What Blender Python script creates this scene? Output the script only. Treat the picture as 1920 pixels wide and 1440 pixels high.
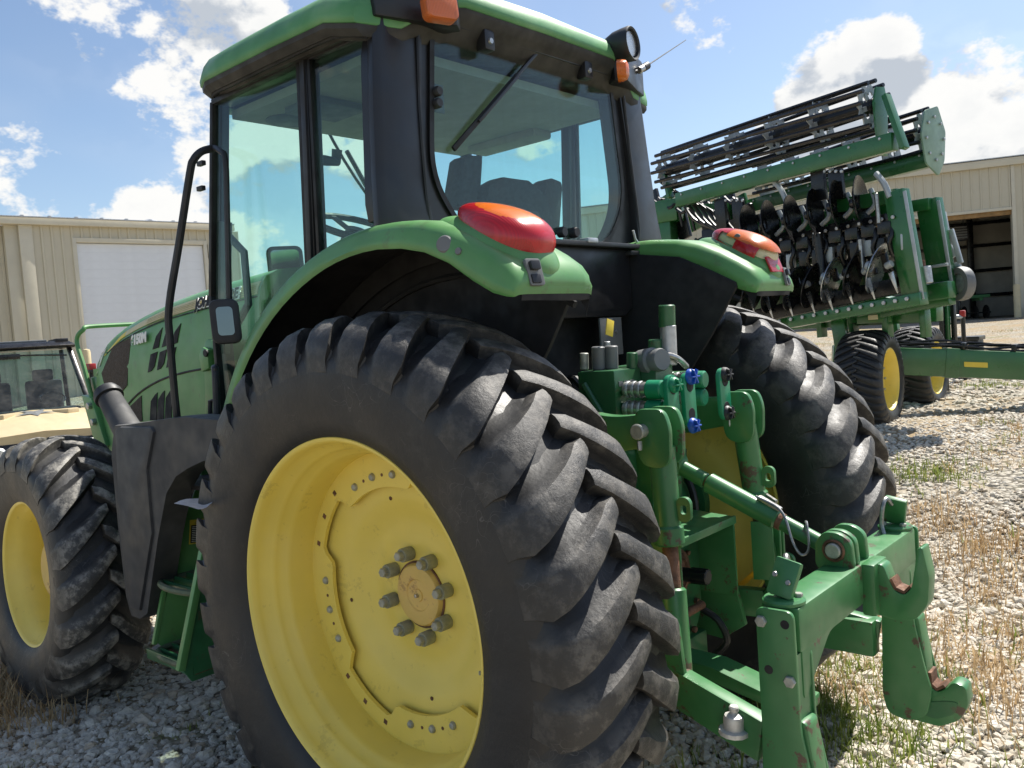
import bpy, bmesh, math, random
import numpy as np
from mathutils import Vector, Matrix, Euler, noise as mnoise
R = math.radians
random.seed(7); RNG = np.random.default_rng(7)
for o in list(bpy.data.objects): bpy.data.objects.remove(o)
scene = bpy.context.scene
COL = scene.collection

# ------------------------------------------------------------------ camera
CAM = dict(f=1597.0, C=(-2.1008, 2.6712, 1.7003),
           r=(-0.74874737, -0.65895247, -0.0718263),
           u=(-0.01883373, -0.08716625, 0.99601573),
           w=(0.66258785, -0.74711692, -0.05285497))
cd = bpy.data.cameras.new('camera'); cam = bpy.data.objects.new('camera', cd); COL.objects.link(cam)
cd.sensor_width = 36.0; cd.lens = CAM['f'] / 1920 * 36.0; cd.clip_start = 0.05; cd.clip_end = 3000
_r, _u, _w = Vector(CAM['r']), Vector(CAM['u']), Vector(CAM['w'])
cam.matrix_world = Matrix(((_r.x, _u.x, -_w.x, CAM['C'][0]), (_r.y, _u.y, -_w.y, CAM['C'][1]),
                           (_r.z, _u.z, -_w.z, CAM['C'][2]), (0, 0, 0, 1)))
scene.camera = cam
scene.render.resolution_x = 1024; scene.render.resolution_y = 768
CC = Vector(CAM['C'])
def ray(px, py): return _w + _r * ((px - 960) / CAM['f']) - _u * ((py - 720) / CAM['f'])
def at(px, py, d): return CC + ray(px, py) * d                 # point at a given depth
def on(px, py, axis, val):                                     # point where the pixel's ray meets a plane
    d = ray(px, py); t = (val - CC[axis]) / d[axis]; return CC + d * t

# ------------------------------------------------------------------ light
SUN_EL = R(56); SUN_H = Vector((-0.12, -0.993, 0)).normalized()
SUN_DIR = Vector((SUN_H.x * math.cos(SUN_EL), SUN_H.y * math.cos(SUN_EL), math.sin(SUN_EL)))
sd = bpy.data.lights.new('sun', 'SUN'); sd.energy = 4.3; sd.angle = R(0.55); sd.color = (1.0, 0.955, 0.88)
sun = bpy.data.objects.new('sun', sd); COL.objects.link(sun)
sun.rotation_euler = SUN_DIR.to_track_quat('Z', 'Y').to_euler(); sun.location = (-10, -20, 30)
scene.view_settings.view_transform = 'Standard'; scene.view_settings.look = 'None'
scene.view_settings.gamma = 1.0; scene.view_settings.exposure = 1.0
scene.view_settings.use_curve_mapping = False

# ------------------------------------------------------------------ node helper
class NT:
    def __init__(s, tree): s.t = tree; s.n = tree.nodes; s.l = tree.links
    def new(s, typ, **kw):
        nd = s.n.new(typ)
        for k, v in kw.items():
            if k == 'inp':
                for kk, vv in v.items():
                    if isinstance(vv, bpy.types.NodeSocket): s.l.new(vv, nd.inputs[kk])
                    else: nd.inputs[kk].default_value = vv
            else: setattr(nd, k, v)
        return nd
    def math(s, op, a, b=0.0, clamp=False, c=None):
        nd = s.new('ShaderNodeMath', operation=op, use_clamp=clamp)
        for i, v in enumerate((a, b) if c is None else (a, b, c)):
            if isinstance(v, bpy.types.NodeSocket): s.l.new(v, nd.inputs[i])
            else: nd.inputs[i].default_value = v
        return nd.outputs[0]
    def vmath(s, op, a, b=None, out=0):
        nd = s.new('ShaderNodeVectorMath', operation=op)
        for i, v in enumerate((a, b)):
            if v is None: continue
            if isinstance(v, bpy.types.NodeSocket): s.l.new(v, nd.inputs[i])
            else: nd.inputs[i].default_value = v
        return nd.outputs[out]
    def mix(s, fac, a, b):
        nd = s.new('ShaderNodeMix', data_type='RGBA')
        for i, v in ((0, fac), (6, a), (7, b)):
            if isinstance(v, bpy.types.NodeSocket): s.l.new(v, nd.inputs[i])
            else: nd.inputs[i].default_value = v if i == 0 else (*v[:3], 1)
        return nd.outputs[2]
    def noise(s, vec, scale, detail=4, rough=0.55):
        return s.new('ShaderNodeTexNoise', inp={'Vector': vec, 'Scale': scale, 'Detail': detail, 'Roughness': rough}).outputs['Fac']
    def ramp(s, v, lo, hi, a=0.0, b=1.0, smooth=True):
        nd = s.new('ShaderNodeMapRange', interpolation_type='SMOOTHSTEP' if smooth else 'LINEAR',
                   inp={'Value': v, 'From Min': lo, 'From Max': hi, 'To Min': a, 'To Max': b})
        return nd.outputs[0]

# ------------------------------------------------------------------ sky with broken cumulus
def build_world():
    w = bpy.data.worlds.new('World'); scene.world = w; w.use_nodes = True
    T = NT(w.node_tree); w.node_tree.nodes.clear()
    sky = T.new('ShaderNodeTexSky', sky_type='NISHITA', sun_disc=False)
    sky.sun_elevation = SUN_EL; sky.sun_rotation = math.atan2(SUN_H.x, SUN_H.y)
    sky.altitude = 150; sky.air_density = 1.0; sky.dust_density = 1.0; sky.ozone_density = 1.6
    d = T.new('ShaderNodeTexCoord').outputs['Generated']
    # clouds are placed by direction; blobs are where the photograph shows clouds, the rest follows the same noise
    blobs = [(375, 135, .090, 1.15), (290, 180, .055, .9), (420, 180, .07, 1.05), (460, 85, .05, .8), (110, 145, .05, .62), (60, 10, .13, .72), (230, 10, .08, .68),
             (395, 285, .055, .8), (350, 350, .04, .7), (490, 320, .09, .75), (500, 420, .09, .8), (640, 350, .10, .6),
             (1620, 205, .085, 1.4), (1530, 205, .05, 1.1), (1720, 270, .065, 1.2), (1870, 175, .075, 1.4), (1900, 255, .075, 1.35), (1470, 240, .04, .7),
             (290, 392, .04, .7), (1990, 150, .10, .9), (-160, 60, .12, .6)]
    acc = None
    for px, py, rad, amp in blobs:
        v = ray(px, py).normalized()
        dp = T.vmath('DOT_PRODUCT', d, tuple(v), out=1)
        b = T.ramp(dp, math.cos(rad * 1.3), math.cos(rad * 0.1), 0.0, amp)
        acc = b if acc is None else T.math('MAXIMUM', acc, b)
    def field(off, det):
        v = T.vmath('ADD', d, off)
        v = T.vmath('MULTIPLY', v, (1, 1, 1.5))
        n1 = T.noise(v, 6.5, det, 0.62)
        return n1
    f0 = field((0.13, 0.4, 0.2), 6)
    ld = tuple(Vector((0.13, 0.4, 0.2)) + (Vector((0, 0, 1)) * 0.75 + SUN_DIR * 0.4) * 0.035)
    f1 = field(ld, 3)
    gen = T.ramp(T.noise(T.vmath('ADD', T.vmath('MULTIPLY', d, (1, 1, 1.6)), (5.3, 1.7, 2.2)), 2.1, 2, 0.5), 0.58, 0.80, 0.0, 0.5)
    cov = T.math('MAXIMUM', acc, gen)
    f0 = T.math('MULTIPLY_ADD', f0, 1.75, c=-0.375)
    f1 = T.math('MULTIPLY_ADD', f1, 1.75, c=-0.375)
    dens0 = T.math('ADD', f0, T.math('MULTIPLY', cov, 0.34))
    dens1 = T.math('ADD', f1, T.math('MULTIPLY', cov, 0.34))
    alpha = T.ramp(dens0, 0.68, 0.80)
    shade = T.math('SUBTRACT', dens0, dens1)
    thick = T.ramp(dens0, 0.85, 1.15)
    lit = T.ramp(shade, -0.16, 0.06)
    lit = T.math('SUBTRACT', lit, T.math('MULTIPLY', thick, 0.18), clamp=True)
    ccol = T.mix(lit, (3.0, 3.25, 3.6), (5.5, 5.45, 5.3))
    z = T.new('ShaderNodeSeparateXYZ', inp={'Vector': d}).outputs['Z']
    low = T.ramp(z, -0.02, 0.03)
    alpha = T.math('MULTIPLY', alpha, low)
    veil = T.ramp(T.noise(T.vmath('MULTIPLY', d, (1, 1, 2.2)), 3.3, 2, 0.6), 0.4, 0.75, 0.0, 0.16)
    alpha = T.math('MAXIMUM', alpha, veil)
    skyc = T.new('ShaderNodeHueSaturation', inp={'Color': sky.outputs[0], 'Saturation': 1.0, 'Value': 0.84}).outputs[0]
    c = T.mix(T.math('MULTIPLY', alpha, 0.97), skyc, ccol)
    bg = T.new('ShaderNodeBackground', inp={'Color': c, 'Strength': 0.092})
    out = T.new('ShaderNodeOutputWorld'); T.l.new(bg.outputs[0], out.inputs[0])
build_world()
scene.world.cycles.sampling_method = 'MANUAL'; scene.world.cycles.sample_map_resolution = 512
cy = scene.cycles; cy.max_bounces = 7; cy.diffuse_bounces = 3; cy.glossy_bounces = 3; cy.transmission_bounces = 4; cy.transparent_max_bounces = 14; cy.caustics_reflective = False; cy.caustics_refractive = False

# ------------------------------------------------------------------ materials
MATS = {}
def mat(name, col, rough=0.5, metal=0.0, var=0.12, scale=6.0, dust=0.0, dustcol=(0.42, 0.39, 0.33), dscale=3.0,
        bump=0.0, bscale=60.0, spec=0.5, coat=0.0, wear=0.0, wearcol=(0.12, 0.075, 0.05), streak=0.0, top=0.0):
    if name in MATS: return MATS[name]
    m = bpy.data.materials.new(name); m.use_nodes = True; MATS[name] = m
    T = NT(m.node_tree); b = T.n['Principled BSDF']
    co = T.new('ShaderNodeTexCoord').outputs['Object']
    n = T.noise(co, scale, 3, 0.6)
    dark = tuple(c * (1 - var) for c in col); lite = tuple(min(1, c * (1 + var)) for c in col)
    c = T.mix(T.ramp(n, 0.3, 0.7), dark, lite)
    if dust:
        dn = T.noise(co, dscale, 5, 0.68)
        fac = T.ramp(dn, 0.42, 0.78, 0.0, dust)
        if top:
            nz = T.new('ShaderNodeSeparateXYZ', inp={'Vector': T.new('ShaderNodeNewGeometry').outputs['Normal']}).outputs['Z']
            fac = T.math('ADD', fac, T.math('MULTIPLY', T.ramp(nz, 0.25, 1.0), T.math('MULTIPLY', T.ramp(T.noise(co, dscale * 4, 5, .6), .25, .7), top)), clamp=True)
        c = T.mix(fac, c, dustcol)
    if streak:
        sv = T.vmath('MULTIPLY', co, (22, 22, 1.3)); sn = T.noise(sv, 1.0, 5, 0.6)
        c = T.mix(T.ramp(sn, 0.55, 0.8, 0, streak), c, dustcol)
    if wear:
        wn = T.noise(co, 9.0, 6, 0.72)
        fine = T.noise(co, 70.0, 2, 0.6)
        f = T.ramp(T.math('ADD', wn, T.math('MULTIPLY', fine, 0.22)), 0.70, 0.76, 0.0, wear)
        c = T.mix(f, c, wearcol)
    T.l.new(c, b.inputs['Base Color'])
    rv = T.ramp(T.noise(co, scale * 2.3, 2, 0.6), 0.25, 0.75, max(0.03, rough * 0.8), min(1, rough * 1.25))
    T.l.new(rv, b.inputs['Roughness'])
    b.inputs['Metallic'].default_value = metal; b.inputs['Specular IOR Level'].default_value = spec
    if coat: b.inputs['Coat Weight'].default_value = coat; b.inputs['Coat Roughness'].default_value = 0.12
    if bump:
        bn = T.new('ShaderNodeBump', inp={'Strength': bump, 'Distance': 0.01, 'Height': T.noise(co, bscale, 5, 0.6)})
        T.l.new(bn.outputs[0], b.inputs['Normal'])
    return m

GREEN = mat('faded_green_paint', (0.092, 0.262, 0.078), 0.42, var=0.14, scale=3, dust=0.22, dustcol=(0.22, 0.30, 0.18), dscale=2.5, coat=0.12, wear=0.35, wearcol=(0.10, 0.13, 0.06), top=0.16)
GROOF = mat('sun_bleached_green_roof', (0.085, 0.27, 0.10), 0.5, var=0.16, scale=3, dust=0.4, dustcol=(0.30, 0.38, 0.26), dscale=3, top=0.3, bump=.05)
GDARK = mat('cast_green_paint', (0.026, 0.130, 0.048), 0.38, var=0.25, scale=5, dust=0.22, dustcol=(0.10, 0.12, 0.07), dscale=6, coat=0.2, wear=0.5, wearcol=(0.09, 0.055, 0.035))
GHITCH = mat('worn_green_hitch_paint', (0.042, 0.178, 0.058), 0.40, var=0.16, scale=4, dust=0.22, dustcol=(0.15, 0.20, 0.12), dscale=4, coat=0.14, wear=0.95, wearcol=(0.085, 0.045, 0.03))
GNEW = mat('new_green_paint', (0.016, 0.120, 0.028), 0.30, var=0.12, scale=2, dust=0.14, dustcol=(0.2, 0.26, 0.17), coat=0.35)
YEL = mat('yellow_rim_paint', (0.84, 0.66, 0.135), 0.42, var=0.05, scale=3, dust=0.3, dustcol=(0.78, 0.62, 0.22), dscale=3.5, coat=0.1, wear=0.16, wearcol=(0.14, 0.085, 0.03), spec=.4)
YELH = mat('yellow_hub_paint', (0.72, 0.50, 0.14), 0.5, var=0.1, scale=9, dust=0.7, dustcol=(0.55, 0.33, 0.13), dscale=9, wear=0.5, wearcol=(0.3, 0.15, 0.06))
BLK = mat('weathered_black_plastic', (0.020, 0.021, 0.024), 0.5, var=0.2, scale=4, dust=0.13, dustcol=(0.14, 0.14, 0.14), dscale=4, bump=0.06, bscale=250)
BLKP = mat('black_cab_paint', (0.014, 0.0145, 0.017), 0.36, var=0.15, scale=4, dust=0.10, dustcol=(0.12, 0.12, 0.11), dscale=3)
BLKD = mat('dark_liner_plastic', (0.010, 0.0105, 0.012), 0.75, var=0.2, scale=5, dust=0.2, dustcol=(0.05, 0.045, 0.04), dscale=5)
TANKM = mat('sun_faded_tank_plastic', (0.032, 0.034, 0.038), 0.62, var=0.22, scale=3, dust=0.3, dustcol=(0.17, 0.165, 0.155), dscale=2.2, bump=0.05, bscale=200, top=0.5)
GREYP = mat('grey_plastic', (0.16, 0.165, 0.165), 0.5, var=0.1)
STEEL = mat('bare_steel', (0.42, 0.41, 0.39), 0.36, metal=0.85, var=0.2, scale=30, wear=0.3)
GALV = mat('galvanised_steel', (0.50, 0.51, 0.52), 0.45, metal=0.7, var=0.15, scale=25)
ZINC = mat('dull_zinc_bolt', (0.36, 0.37, 0.33), 0.5, metal=0.3, var=0.2, scale=40, dust=0.3, dustcol=(0.3, 0.25, 0.15), dscale=20)
RUST = mat('rusty_steel', (0.17, 0.085, 0.05), 0.75, metal=0.2, var=0.4, scale=25, bump=0.3, bscale=120)
BOLTG = mat('grey_green_spacer_paint', (0.27, 0.275, 0.20), 0.5, var=0.12, scale=30, dust=0.3, dustcol=(0.35, 0.33, 0.22), dscale=30)
CABLE = mat('steel_cable', (0.3, 0.3, 0.29), 0.4, metal=0.7, var=0.2, scale=60)
HOSE = mat('black_hose', (0.012, 0.012, 0.013), 0.4, var=0.1)
BLUE = mat('blue_plastic_cap', (0.010, 0.075, 0.42), 0.35, var=0.1)
GCAP = mat('bright_green_coupler_plastic', (0.012, 0.235, 0.115), 0.38, var=0.1, dust=.15, dustcol=(.2, .3, .2))
CREAM = mat('cream_plastic', (0.62, 0.57, 0.38), 0.5, var=0.08)
YPLATE = mat('yellow_sticker', (0.75, 0.56, 0.06), 0.45, var=0.05)
WHITE = mat('white_lettering', (0.80, 0.80, 0.76), 0.5, var=0.04)
INK = mat('black_ink', (0.015, 0.015, 0.015), 0.6, var=0.05)
PAPER = mat('white_paper', (0.80, 0.80, 0.82), 0.7, var=0.05, scale=20)
STRIPE = mat('pale_yellow_stripe', (0.62, 0.55, 0.30), 0.5, var=0.06, scale=12, dust=.2, dustcol=(.5, .46, .3))
STRIPEY = mat('fresh_yellow_stripe', (0.78, 0.60, 0.08), 0.45, var=0.05)
SCREEN = mat('dusty_brown_screen', (0.060, 0.045, 0.032), 0.85, var=0.15, scale=40, bump=0.4, bscale=300)
SEAT = mat('dark_seat_cloth', (0.030, 0.031, 0.034), 0.85, var=0.15, scale=30)
LINER = mat('grey_headliner', (0.30, 0.29, 0.25), 0.85, var=0.06, scale=8)
INTER = mat('cab_interior_trim', (0.10, 0.10, 0.10), 0.7, var=0.1)
SEAL = mat('window_seal_rubber', (0.008, 0.008, 0.009), 0.55, var=0.1)
DISC = mat('black_disc_blade', (0.020, 0.020, 0.022), 0.28, metal=0.4, var=0.3, scale=10, dust=0.3, dustcol=(0.10, 0.095, 0.09), dscale=7)
DISCS = mat('polished_disc_blade', (0.45, 0.46, 0.47), 0.28, metal=0.9, var=0.25, scale=7)
FRGREY = mat('light_grey_steel', (0.42, 0.45, 0.46), 0.42, metal=0.25, var=0.12)
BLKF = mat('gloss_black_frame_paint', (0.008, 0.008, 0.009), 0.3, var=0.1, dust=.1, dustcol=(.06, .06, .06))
TAN = mat('tan_vehicle_panel', (0.52, 0.42, 0.25), 0.42, var=0.04, coat=.2, dust=.15, dustcol=(.55, .48, .33))
SIDING = mat('tan_steel_siding', (0.56, 0.515, 0.395), 0.5, var=0.04, scale=1.0, dust=0.18, dustcol=(0.48, 0.44, 0.34), dscale=.7, streak=0.15)
TRIM = mat('tan_steel_trim', (0.62, 0.57, 0.44), 0.48, var=0.04, scale=2, dust=.15, dustcol=(.4, .36, .28))
DOORW = mat('white_overhead_door', (0.76, 0.78, 0.80), 0.5, var=0.03, scale=2, dust=.12, dustcol=(.5, .5, .48))
SHEDIN = mat('shed_interior_wall', (0.50, 0.48, 0.42), 0.8, var=0.1, scale=2)
CONC = mat('concrete_pad', (0.42, 0.40, 0.36), 0.85, var=0.12, scale=3, bump=.1)
WOOD = mat('timber_beam', (0.30, 0.18, 0.07), 0.7, var=0.2, scale=5)
BOLL = mat('cream_bollard_paint', (0.60, 0.50, 0.30), 0.55, var=0.08, dust=.25, dustcol=(.35, .28, .2))

def lens_mat(name, col, rough=0.25):
    m = bpy.data.materials.new(name); m.use_nodes = True; T = NT(m.node_tree); b = T.n['Principled BSDF']
    co = T.new('ShaderNodeTexCoord').outputs['Object']
    wv = T.new('ShaderNodeTexWave', wave_type='BANDS', bands_direction='Y', inp={'Vector': co, 'Scale': 60.0, 'Distortion': 0.3}).outputs['Fac']
    cc = T.mix(T.ramp(wv, .2, .8, 0.0, .28), col, tuple(min(1, x * 0.55) for x in col))
    vb = T.new('ShaderNodeTexVoronoi', distance='CHEBYCHEV', inp={'Vector': co, 'Scale': 11.0, 'Randomness': 0.35})
    cc = T.mix(T.math('MULTIPLY', T.new('ShaderNodeSeparateColor', inp={'Color': vb.outputs['Color']}).outputs[0], .45), cc, tuple(x * .45 for x in col))
    T.l.new(cc, b.inputs['Base Color']); b.inputs['Roughness'].default_value = rough
    b.inputs['Transmission Weight'].default_value = 0.12; b.inputs['Coat Weight'].default_value = 0.35; b.inputs['Coat Roughness'].default_value = .12
    b.inputs['Subsurface Weight'].default_value = 0.08; b.inputs['Subsurface Radius'].default_value = (.03, .01, .006); b.inputs['Subsurface Scale'].default_value = .5
    bn = T.new('ShaderNodeBump', inp={'Strength': 0.28, 'Distance': 0.002, 'Height': wv}); T.l.new(bn.outputs[0], b.inputs['Normal'])
    return m
AMBER = lens_mat('amber_lens', (0.90, 0.19, 0.008)); REDL = lens_mat('red_lens', (0.62, 0.010, 0.018)); AMBER2 = lens_mat('faded_amber_lens', (0.80, 0.20, 0.05), .3)

def glass_mat(name, tint, dust=0.05, dcol=(.45, .44, .40), scale=5.0, refl=0.06, streaky=False):
    m = bpy.data.materials.new(name); m.use_nodes = True; T = NT(m.node_tree); T.n.clear()
    co = T.new('ShaderNodeTexCoord').outputs['Object']
    tr = T.new('ShaderNodeBsdfTransparent', inp={'Color': (*tint, 1)})
    gl = T.new('ShaderNodeBsdfGlossy', inp={'Color': (1, 1, 1, 1), 'Roughness': 0.015})
    fc = T.new('ShaderNodeLayerWeight', inp={'Blend': 0.5}).outputs['Facing']
    fac = T.math('ADD', T.math('MULTIPLY', T.math('POWER', fc, 4.5), 0.55), refl * 0.5, clamp=True)
    mx = T.new('ShaderNodeMixShader', inp={0: fac}); T.l.new(tr.outputs[0], mx.inputs[1]); T.l.new(gl.outputs[0], mx.inputs[2])
    df = T.new('ShaderNodeBsdfDiffuse', inp={'Color': (*dcol, 1)})
    v = T.vmath('MULTIPLY', co, (1, 5, 0.55)) if streaky else co
    dn = T.ramp(T.noise(v, scale, 8, 0.7), 0.38, 0.8, dust * 0.35, dust * 2.4)
    m2 = T.new('ShaderNodeMixShader', inp={0: dn}); T.l.new(mx.outputs[0], m2.inputs[1]); T.l.new(df.outputs[0], m2.inputs[2])
    out = T.new('ShaderNodeOutputMaterial'); T.l.new(m2.outputs[0], out.inputs[0])
    return m
GLASS = glass_mat('green_tinted_cab_glass', (0.82, 0.95, 0.91), 0.006)
GLASSR = glass_mat('dusty_rear_cab_glass', (0.82, 0.945, 0.93), 0.014, dcol=(.40, .39, .34), scale=6, streaky=True, refl=0.06)
UGLASS = glass_mat('utility_vehicle_glass', (0.55, 0.72, 0.70), 0.06)
MIRR = mat('mirror_glass', (0.20, 0.22, 0.21), 0.03, metal=1.0, var=0.02)
LAMPG = glass_mat('clear_lamp_glass', (0.9, 0.92, 0.93), 0.12, dcol=(.7, .7, .7), refl=.12)
REFL = mat('lamp_reflector', (0.75, 0.75, 0.74), 0.25, metal=.6, var=.1)

def rubber(name, dust, dcol, mud=0.0, mudcol=(.2, .19, .17)):
    m = bpy.data.materials.new(name); m.use_nodes = True; T = NT(m.node_tree); b = T.n['Principled BSDF']
    co = T.new('ShaderNodeTexCoord').outputs['Object']
    base = T.mix(T.ramp(T.noise(co, 4, 6), .3, .7), (0.0105, 0.0108, 0.012), (0.020, 0.0202, 0.021))
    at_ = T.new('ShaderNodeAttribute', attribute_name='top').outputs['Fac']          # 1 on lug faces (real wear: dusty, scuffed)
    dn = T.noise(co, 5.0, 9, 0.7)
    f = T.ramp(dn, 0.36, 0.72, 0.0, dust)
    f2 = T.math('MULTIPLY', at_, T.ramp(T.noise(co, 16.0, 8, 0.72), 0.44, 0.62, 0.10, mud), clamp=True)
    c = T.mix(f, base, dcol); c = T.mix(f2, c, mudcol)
    # hairline crazing and scuffs on the sidewall
    vor = T.new('ShaderNodeTexVoronoi', feature='DISTANCE_TO_EDGE', inp={'Vector': T.vmath('ADD', co, T.vmath('SCALE', T.new('ShaderNodeTexNoise', inp={'Vector': co, 'Scale': 6.0}).outputs['Color'], None)), 'Scale': 7.0}).outputs['Distance']
    cr = T.math('MULTIPLY', T.ramp(vor, 0.012, 0.002), T.ramp(T.noise(co, 3.1, 3), .5, .62))
    c = T.mix(T.math('MULTIPLY', cr, 0.6), c, (0.12, 0.115, 0.11))
    sv = T.noise(T.vmath('MULTIPLY', co, (7, 2, 7)), 1.0, 7, .72)
    c = T.mix(T.ramp(sv, .54, .74, 0, .32), c, (.085, .08, .07))
    T.l.new(c, b.inputs['Base Color'])
    T.l.new(T.ramp(dn, .3, .8, .42, .70), b.inputs['Roughness']); b.inputs['Specular IOR Level'].default_value = 0.5
    h = T.math('ADD', T.math('MULTIPLY', T.noise(co, 45, 6, .65), .6), T.math('MULTIPLY', T.math('MULTIPLY', T.noise(co, 26, 8, .75), at_), 2.0))
    bn = T.new('ShaderNodeBump', inp={'Strength': 0.45, 'Distance': 0.006, 'Height': h}); T.l.new(bn.outputs[0], b.inputs['Normal'])
    return m
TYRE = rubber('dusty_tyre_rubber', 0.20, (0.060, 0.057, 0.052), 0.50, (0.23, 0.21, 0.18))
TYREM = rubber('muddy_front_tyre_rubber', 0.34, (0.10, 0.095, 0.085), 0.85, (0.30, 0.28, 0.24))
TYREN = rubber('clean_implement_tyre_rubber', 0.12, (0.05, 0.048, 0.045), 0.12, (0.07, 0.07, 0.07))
# ------------------------------------------------------------------ geometry helpers
def wloc(p):                                                   # world translation of a parent (roots are only translated)
    m = Matrix.Identity(4)
    while p is not None:
        m = p.matrix_basis @ m; p = p.parent
    return m
def link(o, parent=None, mw=None):
    COL.objects.link(o); mw = mw or Matrix.Identity(4)
    if parent is not None:
        o.parent = parent; o.matrix_basis = wloc(parent).inverted() @ mw
    else: o.matrix_basis = mw
    return o
def tag(o, label=None, cat=None, group=None, kind=None):
    if label: o['label'] = label
    if cat: o['category'] = cat
    if group: o['group'] = group
    if kind: o['kind'] = kind
    return o
def thing(name, loc, label, cat, group=None):
    e = bpy.data.objects.new(name, None); e.empty_display_size = 0.2
    e.matrix_basis = Matrix.Translation(loc); COL.objects.link(e)
    return tag(e, label, cat, group)
def finish(name, bm, m, parent, smooth=True, ang=35, bevel=0.0, seg=2, mw=None, recalc=True):
    if recalc: bmesh.ops.recalc_face_normals(bm, faces=bm.faces)
    if bevel:
        es = [e for e in bm.edges if len(e.link_faces) == 2 and e.calc_face_angle(0) > R(25)]
        if es: bmesh.ops.bevel(bm, geom=es, offset=bevel, segments=seg, affect='EDGES', profile=0.6, clamp_overlap=True)
    me = bpy.data.meshes.new(name); bm.to_mesh(me); bm.free()
    if m is not None: me.materials.append(m)
    if smooth:
        me.shade_smooth(); me.set_sharp_from_angle(angle=R(ang))
    return link(bpy.data.objects.new(name, me), parent, mw)
def inst(src, parent, mw, name=None):                          # a copy that shares its mesh
    o = bpy.data.objects.new(name or src.name.split('.')[0], src.data if hasattr(src, 'data') else src)
    return link(o, parent, mw)
def mesh(name, verts, faces, m, parent, **kw):
    bm = bmesh.new(); vs = [bm.verts.new(v) for v in verts]
    for f in faces:
        try: bm.faces.new([vs[i] for i in f])
        except ValueError: pass
    return finish(name, bm, m, parent, **kw)
def hexa(name, b, t, m, parent, bevel=0.004, **kw):            # box from 4 bottom and 4 top corners
    return mesh(name, list(b) + list(t), [(0, 1, 2, 3), (4, 5, 6, 7), (0, 1, 5, 4), (1, 2, 6, 5), (2, 3, 7, 6), (3, 0, 4, 7)], m, parent, bevel=bevel, **kw)
def box(name, c, s, m, parent, bevel=0.004, rot=None, **kw):
    c = Vector(c); h = Vector(s) / 2; M3 = rot if rot is not None else Matrix.Identity(3)
    q = lambda x, y, z: c + M3 @ Vector((x * h.x, y * h.y, z * h.z))
    return hexa(name, [q(-1, -1, -1), q(1, -1, -1), q(1, 1, -1), q(-1, 1, -1)], [q(-1, -1, 1), q(1, -1, 1), q(1, 1, 1), q(-1, 1, 1)], m, parent, bevel, **kw)
def beam(name, a, b, w, h, m, parent, up=(0, 0, 1), bevel=0.004, w2=None, h2=None, **kw):   # box between two points
    a, b = Vector(a), Vector(b); d = (b - a).normalized(); s = d.cross(Vector(up)).normalized(); u = s.cross(d)
    w2 = w2 or w; h2 = h2 or h
    A = [a + s * x * w / 2 + u * y * h / 2 for x, y in ((-1, -1), (1, -1), (1, 1), (-1, 1))]
    B = [b + s * x * w2 / 2 + u * y * h2 / 2 for x, y in ((-1, -1), (1, -1), (1, 1), (-1, 1))]
    return hexa(name, A, B, m, parent, bevel, **kw)
def prism(name, pts, plane, lo, hi, m, parent, bevel=0.003, **kw):   # outline in a coordinate plane, with thickness
    f = {'xz': lambda p, t: (p[0], t, p[1]), 'xy': lambda p, t: (p[0], p[1], t), 'yz': lambda p, t: (t, p[0], p[1])}[plane]
    n = len(pts); v = [f(p, lo) for p in pts] + [f(p, hi) for p in pts]
    fs = [tuple(range(n)), tuple(range(n, 2 * n))] + [(i, (i + 1) % n, n + (i + 1) % n, n + i) for i in range(n)]
    return mesh(name, v, fs, m, parent, bevel=bevel, **kw)
def frame_of(d):
    d = Vector(d).normalized(); r = Vector((0, 0, 1)) if abs(d.z) < 0.9 else Vector((1, 0, 0))
    a = d.cross(r).normalized(); return a, d.cross(a), d
def lathe_into(bm, prof, c, d, n=32, closed=False, ph=0.0):    # prof: (radius, offset along d)
    a, b, d = frame_of(d); c = Vector(c); rings = []
    for r, h in prof:
        if r < 1e-6: rings.append([bm.verts.new(c + d * h)])
        else: rings.append([bm.verts.new(c + d * h + (a * math.cos(t) + b * math.sin(t)) * r) for t in (ph + 2 * math.pi * k / n for k in range(n))])
    m_ = len(rings)
    for i in range(m_ if closed else m_ - 1):
        A, B = rings[i], rings[(i + 1) % m_]
        for k in range(n):
            k2 = (k + 1) % n
            if len(A) == 1 and len(B) == 1: continue
            if len(A) == 1: bm.faces.new((A[0], B[k], B[k2]))
            elif len(B) == 1: bm.faces.new((A[k], A[k2], B[0]))
            else: bm.faces.new((A[k], A[k2], B[k2], B[k]))
    return rings
def lathe(name, prof, c, d, m, parent, n=32, closed=False, **kw):
    bm = bmesh.new(); lathe_into(bm, prof, c, d, n, closed); return finish(name, bm, m, parent, **kw)
def rod(name, a, b, r, m, parent, n=16, r2=None, bev=0.15, **kw):
    a, b = Vector(a), Vector(b); L = (b - a).length; r2 = r2 or r; e = min(r, r2) * bev
    return lathe(name, [(0, 0), (r - e, 0), (r, e), (r2, L - e), (r2 - e, L), (0, L)], a, b - a, m, parent, n, **kw)
def smooth_path(pts, k=4):
    P = [Vector(p) for p in pts]; out = []
    for i in range(len(P) - 1):
        p0, p1, p2, p3 = P[max(0, i - 1)], P[i], P[i + 1], P[min(len(P) - 1, i + 2)]
        for j in range(k):
            t = j / k
            out.append(0.5 * ((2 * p1) + (p2 - p0) * t + (2 * p0 - 5 * p1 + 4 * p2 - p3) * t * t + (3 * p1 - p0 - 3 * p2 + p3) * t ** 3))
    out.append(P[-1]); return out
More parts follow.
